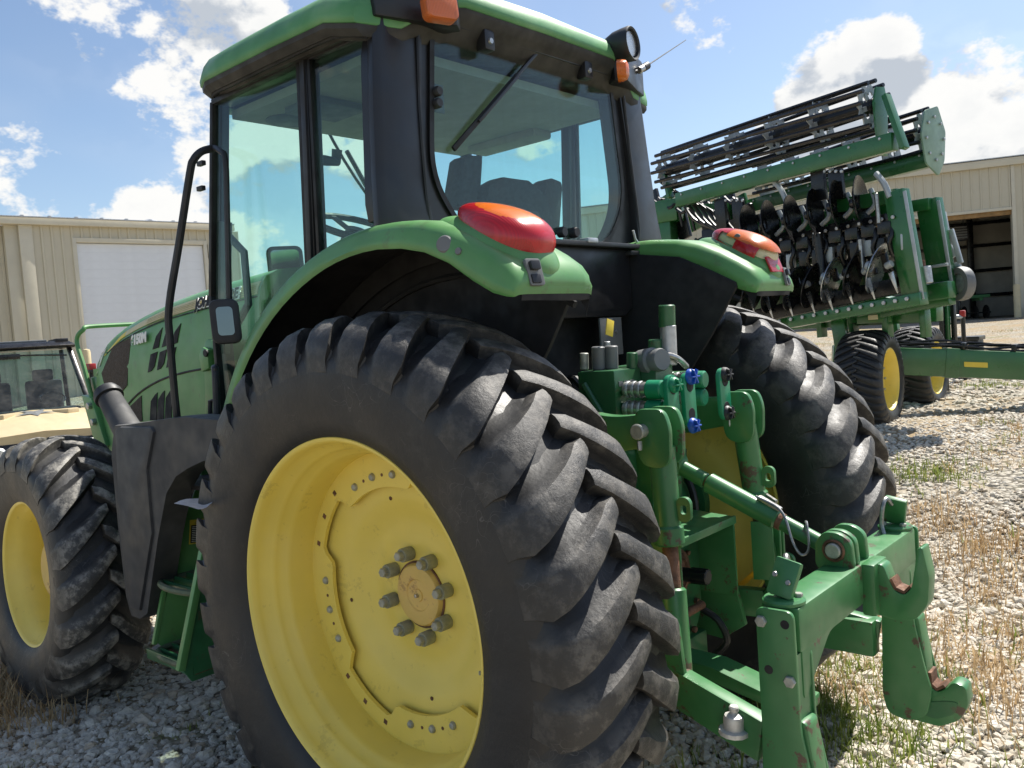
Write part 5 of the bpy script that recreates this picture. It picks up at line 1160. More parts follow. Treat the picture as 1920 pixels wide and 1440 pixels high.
# loose papers
p0 = [on(px, py, 2, 1.185) for px, py in ((328, 944), (402, 925), (404, 948), (385, 962))]
pa = thing('paper_sheet', tuple(p0[0]), 'white folded paper lying on the cab access step', 'paper')
bm = bmesh.new(); U = []
c00, c10, c11, c01 = on(326, 944, 2, 1.19), on(404, 924, 2, 1.19), on(420, 940, 2, 1.19), on(372, 962, 2, 1.19)
for j in range(6):
    row = []
    for i in range(8):
        u, v = i / 7, j / 5; p = c00.lerp(c10, u).lerp(c01.lerp(c11, u), v); row.append(bm.verts.new(p + V_((0, 0, .006 * math.sin(u * 7 + v * 3) + .012 * v * v))))
    U.append(row)
for A, B in zip(U, U[1:]):
    for i in range(7): bm.faces.new((A[i], A[i + 1], B[i + 1], B[i]))
bmesh.ops.solidify(bm, geom=bm.faces[:], thickness=.002)
finish('sheet', bm, PAPER, pa)
g1 = on(304, 1224, 2, 0.05)
pb = thing('paper_scrap', (g1.x, g1.y, 0), 'crumpled white paper scrap on the gravel under the step', 'paper')
bm = bmesh.new(); U = []
for j in range(5):
    row = []
    for i in range(7):
        row.append(bm.verts.new(g1 + V_((-.09 + i * .03, -.05 + j * .025, .015 + .02 * math.sin(i * 1.3 + j) + .015 * random.random()))))
    U.append(row)
for A, B in zip(U, U[1:]):
    for i in range(6): bm.faces.new((A[i], A[i + 1], B[i + 1], B[i]))
bmesh.ops.solidify(bm, geom=bm.faces[:], thickness=.002)
finish('sheet', bm, PAPER, pb)
# ------------------------------------------------------------------ side-by-side utility vehicle, front towards us
def utility_vehicle():
    c = at(60, 775, 11.0); fwd = Vector((CC.x - c.x, CC.y - c.y, 0)).normalized(); fwd = Matrix.Rotation(R(8), 3, 'Z') @ fwd
    rt = Vector((-fwd.y, fwd.x, 0))                              # to the right in the picture
    if rt.dot(_r) < 0: rt = -rt
    o = Vector((c.x, c.y, 0)); o.z = gz(c.x, c.y)
    mw = Matrix(((rt.x, fwd.x, 0, o.x), (rt.y, fwd.y, 0, o.y), (0, 0, 1, o.z), (0, 0, 0, 1)))     # local x right, y towards us, z up
    u = thing('utility_vehicle', tuple(o), 'tan side-by-side utility vehicle with a star on its hood, behind the front tyre', 'vehicle')
    zH = c.z - o.z                                               # hood height at the star
    k = dict(mw=mw)
    hd = loft('hood', [[(-.66, .0, zH - .03), (-.60, .02, zH + .01), (0, .02, zH + .045), (.60, .02, zH + .01), (.66, 0, zH - .03), (.66, 0, zH - .2), (-.66, 0, zH - .2)],
                  [(-.69, .45, zH - .10), (-.63, .46, zH - .06), (0, .48, zH - .025), (.63, .46, zH - .06), (.69, .45, zH - .10), (.69, .45, zH - .26), (-.69, .45, zH - .26)],
                  [(-.60, .80, zH - .26), (-.55, .82, zH - .22), (0, .86, zH - .19), (.55, .82, zH - .22), (.60, .80, zH - .26), (.60, .8, zH - .34), (-.60, .8, zH - .34)]], TAN, u, ang=30, bevel=.01, **k)
    for s in (-1, 1):
        prism('hood_scoop', [(.22 * s, .06), (.52 * s, .10), (.50 * s, .30), (.36 * s, .36), (.22 * s, .22)], 'xy', zH - .09, zH + .028, TAN, hd, bevel=.012, **k)
    star = []
    for i in range(10): a = R(90 + 36 * i); r_ = .24 if i % 2 == 0 else .095; star.append((r_ * math.cos(a), .24 + r_ * math.sin(a) * .95))
    zs = lambda y: float(np.interp(y, [.02, .48, .86], [zH + .045, zH - .025, zH - .19])) + .006
    mesh('star_emblem', [(x, y, zs(y)) for x, y in star] + [(0, .24, zs(.24) + .012)], [(i, (i + 1) % 10, 10) for i in range(10)], GREYP, hd, smooth=False, **k)
    # body sides, grille, bumper
    loft('front_body', [[(-.68, .8, zH - .30), (.68, .8, zH - .30), (.62, .9, zH - .62), (-.62, .9, zH - .62)], [(-.70, -.2, zH - .22), (.70, -.2, zH - .22), (.70, -.2, zH - .75), (-.70, -.2, zH - .75)]], BLK, u, bevel=.02, **k)
    for s in (-1, 1):
        lathe('headlight', [(0, .02), (.06, .018), (.08, 0), (.085, -.03), (0, -.03)], (.50 * s, .86, zH - .42), (0, 1, 0), REFL, u, 20, **k)
        fl = prism('front_fender', [(.15, zH - .42), (.45, zH - .16), (.80, zH - .22), (.95, zH - .42), (.85, zH - .40), (.55, zH - .28), (.3, zH - .42)], 'yz', *sorted((.56 * s, .80 * s)), BLK, u, bevel=.015, **k)
        wh = bpy.data.objects.new('front_wheel', None); link(wh, u, mw @ Matrix.Translation((.66 * s, .62, .33)))
        lathe('tyre', [(.17, -.11), (.30, -.12), (.33, -.08), (.335, 0), (.33, .08), (.30, .12), (.17, .11)], (.66 * s, .62, .33), (1, 0, 0), TYREN, wh, 32, closed=True, **k)
        lathe('rim', [(0, .03), (.12, .04), (.17, .09), (.175, .11), (.17, -.1), (0, -.05)], (.66 * s, .62, .33), (s, 0, 0), BLKF, wh, 24, **k)
        wh2 = bpy.data.objects.new('rear_wheel', None); link(wh2, u, mw @ Matrix.Translation((.66 * s, -1.5, .33)))
        lathe('tyre', [(.17, -.12), (.30, -.13), (.33, -.08), (.335, 0), (.33, .08), (.30, .13), (.17, .12)], (.66 * s, -1.5, .33), (1, 0, 0), TYREN, wh2, 32, closed=True, **k)
        # cab posts
        beam('front_post', (.70 * s, .05, zH - .05), (.60 * s, -.55, zH + .84), .055, .055, BLKF, u, bevel=.012, **k); beam('rear_post', (.66 * s, -1.25, zH - .2), (.60 * s, -1.10, zH + .82), .055, .055, BLKF, u, bevel=.012, **k)
        prism('door', [(-.05, zH - .05), (-.05, zH - .6), (-1.1, zH - .62), (-1.1, zH - .05)], 'yz', *sorted((.69 * s, .735 * s)), TAN, u, bevel=.015, **k)
    rfv = loft('roof', [[(-.66, -.46, zH + .83), (.66, -.46, zH + .83), (.66, -1.25, zH + .83), (-.66, -1.25, zH + .83)], [(-.68, -.42, zH + .87), (.68, -.42, zH + .87), (.68, -1.28, zH + .87), (-.68, -1.28, zH + .87)], [(-.60, -.52, zH + .93), (.60, -.52, zH + .93), (.60, -1.2, zH + .93), (-.60, -1.2, zH + .93)]], BLKF, u, bevel=.015, **k)
    box('roof_panel', (-.08, -.86, zH + .945), (.86, .50, .03), GREYP, rfv, bevel=.012, **k)
    for s in (-1, 1): box('roof_rib', (.52 * s, -.80, zH + .945), (.16, .58, .04), BLK, rfv, bevel=.012, **k)
    mesh('windshield', [(-.66, .0, zH + .01), (.66, .0, zH + .01), (.585, -.50, zH + .81), (-.585, -.50, zH + .81)], [(0, 1, 2, 3)], UGLASS, u, **k)
    mesh('rear_window', [(-.6, -1.2, zH + .0), (.6, -1.2, zH + .0), (.57, -1.1, zH + .78), (-.57, -1.1, zH + .78)], [(0, 1, 2, 3)], UGLASS, u, **k)
    tube('wiper', [(-.05, -.44, zH + .76), (.15, -.45, zH + .755), (.55, -.455, zH + .73)], .012, BLKF, u, 6, 2, **k); box('wiper_motor', (-.15, -.44, zH + .75), (.28, .05, .07), BLKF, u, bevel=.01, **k)
    box('dashboard', (0, -.25, zH - .03), (1.2, .35, .14), BLK, u, bevel=.03, **k)
    for s in (-.32, .32): 
        box('seat_back', (s, -1.0, zH + .10), (.46, .14, .62), SEAT, u, bevel=.05, **k); box('headrest', (s, -1.0, zH + .48), (.26, .1, .16), SEAT, u, bevel=.04, **k)
    lathe('steering_wheel', [(.15, -.012), (.165, 0), (.15, .012), (.14, 0)], (.32, -.42, zH + .16), (0, .5, .8), BLKF, u, 24, closed=True, **k)
    box('cargo_bed', (0, -1.7, zH - .25), (1.36, .85, .35), TAN, u, bevel=.02, **k); box('floor_pan', (0, -.6, zH - .72), (1.3, 1.6, .08), BLKD, u, **k)
    box('bumper', (0, .98, zH - .68), (1.0, .06, .12), BLKF, u, bevel=.02, **k); rod('front_bar', (-.45, .96, zH - .5), (.45, .96, zH - .5), .022, BLKF, u, 12, **k)
    box('front_link', (0, .6, zH - .75), (1.2, .08, .06), BLKD, u, **k); box('rear_link', (0, -1.5, .33), (1.2, .08, .08), BLKD, u, **k)
utility_vehicle()
# red hand tool / lamp seen past the hood nose
q = at(170, 688, 12.5); 
rl = thing('red_marker_lamp', (q.x, q.y, gz(q.x, q.y)), 'small red marker lamp on a dark stake left of the hood', 'lamp')
box('lamp', q, (.16, .10, .10), mat('red_plastic', (.35, .02, .02), .4), rl, bevel=.015); rod('stake', (q.x, q.y, gz(q.x, q.y) - .02), (q.x, q.y, q.z - .04), .03, BLKF, rl); box('lamp_base', q - Vector((0, 0, .065)), (.20, .13, .04), BLKF, rl)

# ------------------------------------------------------------------ folded disc implement behind, right
IA = Vector((.955, -.297, 0)).normalized(); INn = Vector((.297, .955, 0)).normalized(); IO = Vector((.66, -6.13, 0))
def ip(px, py, off=0.0):                                       # pixel to a point on an upright plane of the implement
    rr = ray(px, py); t = (IO + INn * off - CC).dot(INn) / rr.dot(INn); return CC + rr * t
def iz(X, Y, off=0.0): return ip(1200 + X / 2.667, 100 + Y / 2.667, off)
impl = thing('disc_implement', (1.3, -6.7, .45), 'folded green disc tillage implement with rolling baskets, parked to the right', 'implement')
UPZ = Vector((0, 0, 1))
def basket(R_, L_, rad, beamR, beamL, off, nb=12, ns=6, endm=GNEW):
    b = bpy.data.objects.new('rolling_basket', None); link(b, impl, Matrix.Translation(R_))
    d = (L_ - R_).normalized(); a, bb, _ = frame_of(d)
    for k in range(nb):
        t0 = 2 * math.pi * k / nb; tw = .35
        P = [R_.lerp(L_, t) + (a * math.cos(t0 + tw * t) + bb * math.sin(t0 + tw * t)) * rad for t in np.linspace(-.012, 1.012, 9)]
        tube('basket_bar', P, .022, BLKF, b, 6, 0)
    rod('basket_axle', R_ - d * .02, L_ + d * .05, rad * .32, BLKF, b, 14)
    for j in range(ns):
        c = R_.lerp(L_, .012 + j * (.975 / (ns - 1)))
        prof = []
        for k in range(nb * 4):
            t = 2 * math.pi * k / (nb * 4); prof.append((math.cos(t) * rad * (1.0, .86, .78, .86)[k % 4], math.sin(t) * rad * (1.0, .86, .78, .86)[k % 4]))
        inn = [(x * .62, y * .62) for x, y in [(math.cos(2 * math.pi * k / (nb * 4)) * rad * (1, .95, .78, .95)[k % 4], math.sin(2 * math.pi * k / (nb * 4)) * rad * (1, .95, .78, .95)[k % 4]) for k in range(nb * 4)]]
        sp = ringplate('support_plate', prof, inn, c, a, bb, .012, FRGREY, b, smooth=False)
        for m_ in range(5):
            t = 2 * math.pi * m_ / 5 + .3; beam('support_web', c + (a * math.cos(t) + bb * math.sin(t)) * rad * .28, c + (a * math.cos(t) + bb * math.sin(t)) * rad * .66, .05, .012, FRGREY, sp, up=tuple(d), bevel=0)
    bm_ = beam('basket_beam', beamR, beamL, .11, .17, GNEW, b, bevel=.008)
    for j in range(9):
        p = beamR.lerp(beamL, .04 + j * .115) + INn * .056 + UPZ * .05; hexbolt('frame_bolt', p, INn, .014, .012, GALV, bm_)
    return b
R1, L1 = iz(1170, 262), iz(135, 585)
b1 = basket(R1, L1, .235, iz(1275, 440, .08), iz(192, 735, .08), 0)
e = iz(1225, 240); plate('basket_end_plate', [((p - R1).dot(INn * -1), (p - R1).z) for p in (R1 + INn * .05 + UPZ * .16, R1 - INn * .08 + UPZ * .17, R1 - INn * .12 + UPZ * .02, iz(1300, 490) - INn * .08, iz(1300, 490) + INn * .06, R1 + INn * .10)], R1 - IA * .06, -INn, UPZ, .02, GNEW, b1, bevel=.004)
beam('basket_end_arm', iz(1212, 215, .05) - IA * .04, iz(1305, 480, .10) - IA * .04, .09, .05, GNEW, b1, up=tuple(IA)); beam('basket_end_arm', L1 + IA * .05 + UPZ * .05, iz(160, 720, .05) + IA * .03, .09, .05, GNEW, b1, up=tuple(IA))
R2, L2 = iz(1440, 395, -.9), iz(620, 640, -.9)
b2 = basket(R2, L2, .24, iz(1460, 525, -.85), iz(555, 765, -.85), -.9)
plate('basket_end_plate', round_poly([(.08, .26), (-.14, .20), (-.22, -.05), (-.16, -.34), (.05, -.46), (.16, -.30), (.20, .0)], .03), R2 - IA * .06, -INn, UPZ, .02, mat('pale_green_plate', (.24, .36, .27), .4), b2, bevel=.004)
for k in range(8): a = 2 * math.pi * k / 8; hexbolt('plate_bolt', R2 - IA * .075 + (-INn * math.cos(a) * .15) + UPZ * (math.sin(a) * .22 - .08), -IA, .016, .014, GALV, b2)
# carrying arms between basket beam and frame
for X in (470, 965):
    X0 = X
    for dx in (-45, 45):
        top = iz(X0 + dx, 720 if X == 470 else 575, .02); low = iz(X0 + dx * .8, 880 if X == 470 else 735, -.05)
        plate('basket_mount', [(0, 0), (.16, 0), (.15, (low - top).z), (-.02, (low - top).z)], top, IA, UPZ, .05, BLKF, impl, bevel=.006)
    for k in range(4): hexbolt('frame_bolt', iz(X0 - 40 + k * 28, 735 if X == 470 else 590, .07), INn, .018, .014, GALV, impl)
for X, Y in ((700, 640), (1210, 600)): 
    tube('spring_arm', [iz(X - 30, Y, .06), iz(X + 10, Y + 50, .06), iz(X + 40, Y + 120, .05)], .03, FRGREY, impl, 8, 3)
# main box frame
def bar(name, a, b, w, h, m_, up=None, par=impl): return beam(name, a, b, w, h, m_, par, up=up or tuple(INn), bevel=.008)
c1 = bar('frame_column', iz(1282, 690, .0), iz(1378, 1230, .0), .20, .12, GNEW); bar('column_edge', iz(1322, 688, .07), iz(1414, 1230, .07), .035, .012, FRGREY, par=c1)
c2 = bar('frame_column', iz(1445, 735, -.5), iz(1528, 1220, -.5), .22, .12, GNEW); bar('column_edge', iz(1490, 735, -.43), iz(1570, 1220, -.43), .035, .012, FRGREY, par=c2)
bar('frame_bar', iz(990, 765, -.05), iz(1300, 712, -.05), .14, .12, GNEW); bar('frame_bar', iz(1320, 775, -.45), iz(1460, 752, -.45), .12, .12, GNEW); bar('frame_bar', iz(1400, 1205, -.3), iz(1560, 1180, -.3), .16, .12, GNEW)
lowb = bar('frame_bar', iz(760, 1345, .05), iz(1420, 1225, .05), .12, .14, GNEW); bar('frame_bar', iz(1060, 1325, -.4), iz(1560, 1225, -.4), .12, .12, GNEW)
for k in range(13): hexbolt('frame_bolt', iz(640 + k * 58, 1350 - k * 10.2, .13), INn, .022, .016, GALV, lowb)
bar('frame_post', iz(1010, 900, -.35), iz(1050, 1240, -.35), .24, .12, GNEW); bar('frame_post', iz(770, 990, -.3), iz(800, 1300, -.3), .22, .12, GNEW); bar('frame_post', iz(880, 930, -.1), iz(925, 1160, -.1), .10, .06, BLKF)
bar('gang_bar', iz(600, 960, .0), iz(1290, 815, .0), .09, .10, BLKF); bar('gang_bar', iz(640, 1040, -.15), iz(1330, 905, -.15), .10, .10, BLKF); bar('gang_bar', iz(520, 1330, -.1), iz(1350, 1150, -.1), .16, .12, BLKF); bar('gang_bar', iz(430, 860, -.2), iz(1010, 740, -.2), .09, .12, BLKF)
for k in range(12): hexbolt('frame_bolt', iz(650 + k * 56, 945 - k * 11.5, .07), INn, .02, .016, GALV, impl)
for k in range(10): hexbolt('frame_bolt', iz(700 + k * 60, 1015 - k * 11.5, -.08), INn, .018, .016, GALV, impl)
def blade(c, rad, nrm, m_):
    d = lathe('disc_blade', [(0, .075), (rad * .3, .068), (rad * .7, .035), (rad, 0), (rad, -.007), (rad * .7, .027), (rad * .3, .060), (0, .067)], c, nrm, m_, impl, 28)
    lathe('disc_hub', [(.0, .11), (.045, .11), (.055, .08), (.06, .05)], c, nrm, FRGREY if m_ is DISCS else BLKF, d, 14)
    return d
for X, Y in ((545, 870), (650, 850), (762, 828), (878, 800), (992, 760), (1108, 740)):
    c = iz(X, Y, .10); blade(c, .26, (IA * .93 + INn * .34 + UPZ * -.08), DISC)
    tube('disc_arm', [iz(X + 45, Y - 60, -.02), iz(X + 70, Y + 10, -.0), iz(X + 30, Y + 60, .02)], .026, FRGREY if X > 600 else BLKF, impl, 8, 3)
for i, (X, Y) in enumerate(((470, 1180), (560, 1200), (660, 1190), (770, 1175), (860, 1160), (960, 1130), (1070, 1105), (1185, 1075))):
    c = iz(X, Y, .12); blade(c, .25, (IA * .90 + INn * .28 + UPZ * .34), DISCS if i in (5, 7) else DISC)
    rod('hub_bearing', iz(X + 45, Y - 10, .14), iz(X + 75, Y - 25, .14), .035, FRGREY, impl, 14)
    beam('blade_scraper', iz(X + 70, Y + 20, .16), iz(X + 105, Y + 125, .16), .015, .06, DISCS, impl, w2=.006, h2=.015)
    tube('disc_arm', [iz(X + 55, Y - 15, .05), iz(X + 85, Y + 20, .0), iz(X + 95, Y + 90, -.03)], .022, BLKF, impl, 8, 3)
for X, Y in ((1100, 930), (1180, 700)): rod('cylinder_rod', iz(X, Y, .1), iz(X + 15, Y + 150, .1), .022, STEEL, impl, 12)
rod('hydraulic_cylinder', iz(890, 900, .1), iz(915, 1120, .1), .05, BLKF, impl, 16)
for k in range(7):
    x0 = 230 + k * 34; tube('hydraulic_hose', [iz(x0 - 130, 640 + k * 22, -.1), iz(x0 - 40, 720 + k * 14, -.05), iz(x0 + 40, 830 + k * 10, -.05), iz(x0 + 150, 880 + k * 18, -.1)], .02, HOSE, impl, 6, 4)
for X, Y, w_, h_ in ((150, 790, .35, .3), (380, 800, .4, .25), (130, 930, .3, .5), (420, 950, .5, .4), (300, 1060, .6, .5), (600, 1080, .5, .35)): box('center_frame_casting', iz(X, Y, -.6), (w_, .25, h_), GNEW if w_ < .45 else BLKF, impl, bevel=.02)
bar('center_frame_bar', iz(60, 1020, -.7), iz(1400, 1290, -.7), .18, .16, GNEW); bar('center_frame_bar', iz(560, 1360, -.4), iz(1500, 1300, -.6), .16, .14, GNEW); bar('center_frame_bar', iz(300, 1240, -.5), iz(900, 1180, -.5), .14, .14, BLKF)
for X in (900, 1060, 1230, 1420): bar('frame_stand', iz(X, 1270, -.4), iz(X + 12, 1420, -.4), .07, .10, GNEW if X != 1060 else GDARK)
box('decal_plate', iz(1170, 1320, -.33), (.35, .02, .12), GNEW, impl); box('decal_label', iz(1165, 1320, -.315), (.10, .012, .05), CREAM, impl)
# dense running gear between the disc rows
for k in range(9):
    x0 = 560 + k * 82; y0 = 985 - k * 15
    bar('gang_hanger', iz(x0, y0 - 60, -.25), iz(x0 + 22, y0 + 150, -.25), .10, .08, BLKF)
    tube('spring_shank', [iz(x0 + 20, y0 - 30, .02), iz(x0 + 46, y0 + 30, .06), iz(x0 + 30, y0 + 90, .08), iz(x0 + 52, y0 + 150, .04)], .022, BLKF, impl, 8, 3)
    box('clamp_block', iz(x0 + 8, y0 + 8, .06), (.13, .06, .12), BLKF, impl, bevel=.012)
for k in range(6):
    x0 = 420 + k * 120; bar('rear_tie', iz(x0, 1120 - k * 20, -.45), iz(x0 + 60, 860 - k * 20, -.45), .12, .10, GNEW if k % 2 else BLKF)
bar('rear_beam', iz(520, 935, -.3), iz(1260, 775, -.3), .24, .10, GNEW); bar('rear_beam', iz(560, 1240, -.3), iz(1330, 1085, -.3), .22, .10, GNEW); bar('rear_beam', iz(420, 1090, -.5), iz(1330, 930, -.5), .20, .14, GNEW); bar('rear_beam', iz(420, 900, -.55), iz(1250, 790, -.55), .16, .14, BLKF)
for k in range(10):
    x0 = 470 + k * 85; tube('hydraulic_hose', [iz(x0, 900 - k * 10, -.1), iz(x0 + 40, 960 - k * 9, -.02), iz(x0 + 95, 940 - k * 12, -.05), iz(x0 + 130, 1010 - k * 10, -.1)], .016, HOSE, impl, 6, 3)
for k in range(16):
    x0 = 60 + (k % 8) * 62; y0 = 690 + (k // 8) * 230 + (k % 3) * 24
    bar('center_frame_plate', iz(x0, y0, -.75), iz(x0 + 46, y0 + 190, -.75), .22, .05, (BLKF, GDARK, BLKF, GNEW)[k % 4])
    tube('hydraulic_hose', [iz(x0 - 30, y0 + 10, -.6), iz(x0 + 25, y0 + 60, -.5), iz(x0 + 60, y0 + 40, -.55), iz(x0 + 90, y0 + 150, -.6)], .022, HOSE, impl, 6, 3)
for k in range(14):
    x0 = 500 + k * 64; y0 = 1085 - k * 11
    box('clamp_block', iz(x0, y0, .02), (.09, .07, .16), (BLKF, FRGREY, BLKF)[k % 3], impl, bevel=.012)
    bar('blade_standard', iz(x0 + 8, y0 + 20, .0), iz(x0 + 36, y0 + 130, .03), .06, .04, BLKF)
# grey arm with small gauge wheel at the far right
ga = bpy.data.objects.new('gauge_wheel_arm', None); link(ga, impl, Matrix.Translation(iz(1600, 1155, -.6)))
for a, b, w_ in (((1500, 800), (1530, 960), .12), ((1515, 900), (1570, 1020), .06), ((1555, 880), (1605, 1050), .05), ((1525, 1090), (1600, 1060), .08), ((1580, 1060), (1590, 1150), .10), ((1510, 1060), (1575, 1120), .06)): bar('arm_plate', iz(*a, -.6), iz(*b, -.6), w_, .03, FRGREY, par=ga)
wc = iz(1606, 1152, -.55); lathe('gauge_tyre', [(.10, -.04), (.16, -.045), (.17, 0), (.16, .045), (.10, .04)], wc, INn * .9 + IA * .4, GREYP, ga, 28, closed=True); lathe('gauge_rim', [(0, .03), (.05, .03), (.10, .02), (.10, -.03), (0, -.03)], wc, INn * .9 + IA * .4, GALV, ga, 24)
for X, Y in ((1400, 1080), (1430, 1110)): rod('accumulator', iz(X, Y - 45, -.1), iz(X + 12, Y + 40, -.1), .045, RUST if X == 1400 else GALV, impl, 14)
bar('strut', iz(1410, 1075, -.35), iz(1540, 1055, -.35), .03, .03, FRGREY); bar('strut', iz(1410, 1165, -.35), iz(1545, 1145, -.35), .03, .03, FRGREY)
# transport wheels
def flot_tyre():
    T_ = [(-.02, .498), (.04, .500), (.09, .498), (.14, .492), (.18, .480), (.21, .46), (.225, .43), (.23, .40)]
    B_ = [(-.02, .47), (.04, .471), (.09, .469), (.14, .462), (.18, .452), (.205, .438), (.215, .42), (.222, .395)]
    C_ = [(.19, .30), (.205, .31), (.225, .35), (.228, .40), (.215, .435), (.19, .455), (.13, .468), (.06, .474), (0, .475)]
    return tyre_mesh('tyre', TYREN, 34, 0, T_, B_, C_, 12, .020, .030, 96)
ftm = flot_tyre()
for (px, py, d, lab) in ((1630, 712, 9.05, 0), (1722, 690, 10.3, 1)):
    c = at(px, py, d); ax = Vector((-.86, .50, 0)).normalized() if lab == 0 else Vector((-.80, .60, 0)).normalized()
    ax = Vector(_r) * .78 - Vector(_w) * .62 if lab == 0 else Vector(_r) * .74 - Vector(_w) * .66
    ax.z = 0; ax.normalize(); xx = ax.cross(Vector((0, 0, 1))) * -1
    mw = Matrix(((xx.x, ax.x, 0, c.x), (xx.y, ax.y, 0, c.y), (0, 0, 1, c.z), (0, 0, 0, 1)))
    sc_ = 1.06 if lab == 0 else 1.02
    mw = mw @ Matrix.Diagonal((sc_, sc_, sc_, 1))
    w = bpy.data.objects.new('transport_wheel', None); link(w, impl, Matrix.Translation(c)); inst(ftm, w, mw, 'tyre')
    lathe('rim', [(.31, .195), (.314, .205), (.305, .208), (.295, .19), (.285, .12), (.275, .08), (.27, -.19), (.314, -.2), (.30, -.1), (.30, .1)], (0, 0, 0), (0, 1, 0), YEL, w, 48, closed=True, mw=mw)
    lathe('wheel_disc', [(.28, .06), (.2, .09), (.12, .10), (0, .10), (0, .08), (.28, .04)], (0, 0, 0), (0, 1, 0), YEL, w, 40, mw=mw)
    for k in range(8): a = R(45 * k); hexbolt('wheel_nut', (.15 * math.cos(a), .10, .15 * math.sin(a)), (0, 1, 0), .014, .02, ZINC, w, mw=mw)
    beam('wheel_arm', c - ax * .22 + Vector((0, 0, 0)), c - ax * .30 + Vector((0, 0, .75)), .10, .14, GNEW, impl)
    rod('wheel_axle', c - ax * .3, c, .05, GNEW, impl)
# tongue with hoses
tA_, tB_ = at(1560, 672, 9.6), at(2080, 692, 8.9)
tg = beam('tongue', tA_, tB_, .20, .30, GNEW, impl, bevel=.02); beam('tongue_sleeve', tA_.lerp(tB_, .42), tA_.lerp(tB_, .47), .215, .32, GNEW, impl, bevel=.01)
td = (tB_ - tA_).normalized(); fn = td.cross(UPZ).normalized(); fn = fn if fn.dot(CC - tA_) > 0 else -fn
rp = at(1836, 685, 9.0); rp = rp + fn * ((tA_ + fn * .106 - rp).dot(fn)); plate('reflector', rrect(.23, .055, .006), rp, td, UPZ, .006, YPLATE, tg)
for k in range(5):
    P = [tA_.lerp(tB_, t) + UPZ * (.175 + .02 * math.sin(t * 17 + k * 1.7) + .012 * k) + fn * (.06 - .03 * k) for t in np.linspace(.12, 1, 14)]
    tube('hydraulic_hose', P, .014, HOSE, impl, 6, 2)
for t in (.5, .68): box('hose_clamp', tA_.lerp(tB_, t) + UPZ * .18, (.05, .16, .10), BLKF, impl, bevel=.01)
# small upright stands near the tongue
for px, d in ((1768, 10.9), (1778, 10.9), (1790, 10.9)): a = at(px, 640, d); b_ = at(px - 4, 555, d); bar('parking_stand', a, b_, .05, .06, BLKF if px != 1778 else GNEW)
stb = at(1768, 640, 10.9); rod('stand_foot', (stb.x, stb.y, gz(stb.x, stb.y) - .01), (stb.x, stb.y, stb.z), .05, BLKF, impl)
q = at(1815, 630, 12.5)
bc = thing('battery_box', (q.x, q.y, gz(q.x, q.y)), 'black ribbed plastic box on the gravel behind the implement tongue', 'box')
box('body', (q.x, q.y, gz(q.x, q.y) + .26), (.34, .34, .54), BLK, bc, bevel=.03); box('lid', (q.x, q.y, gz(q.x, q.y) + .55), (.38, .38, .06), BLKP, bc, bevel=.015)
for k in range(4): box('rib', (q.x, q.y, gz(q.x, q.y) + .10 + .11 * k), (.36, .36, .025), BLKP, bc, bevel=.004)
q = at(1805, 588, 12.0); rd = thing('hose_stand', (q.x, q.y, gz(q.x, q.y)), 'dark post with a red capped hose end behind the implement', 'stand')
rod('post', (q.x, q.y, gz(q.x, q.y)), (q.x, q.y, q.z - .02), .03, BLKF, rd); box('cap', q, (.07, .07, .09), mat('red_plastic', (.35, .02, .02), .4), rd, bevel=.015); tube('hose_end', [q - Vector((0, 0, .05)), q + Vector((.10, .06, -.04)), q + Vector((.16, .10, -.10))], .03, FRGREY, rd, 8, 3)
# ------------------------------------------------------------------ loose stones: one heap of gravel, instanced on a cloud of points
def in_view(P, m=60):
    v = P - CC; z = v.dot(_w)
    if z < .3: return None
    x, y = 960 + CAM['f'] * v.dot(_r) / z, 720 - CAM['f'] * v.dot(_u) / z
    return (x, y, z) if -m < x < 1920 + m and -m < y < 1440 + m else None
def scatter(n, dmin, dmax, rng):
    """points on the ground inside the view wedge (plus margin), area-uniform in depth rings"""
    out = []
    lo, hi = -.72, .72
    while len(out) < n:
        d = math.sqrt(rng.uniform(dmin ** 2, dmax ** 2)); a = rng.uniform(lo, hi)
        yaw = math.atan2(_w.y, _w.x) + a; x = CC.x + math.cos(yaw) * d; y = CC.y + math.sin(yaw) * d
        out.append((x, y))
    return out
rng = random.Random(11)
def patch(x, y, s, seed): return mnoise.fractal(Vector((x * s, y * s, seed)), 1.0, 2.0, 4)
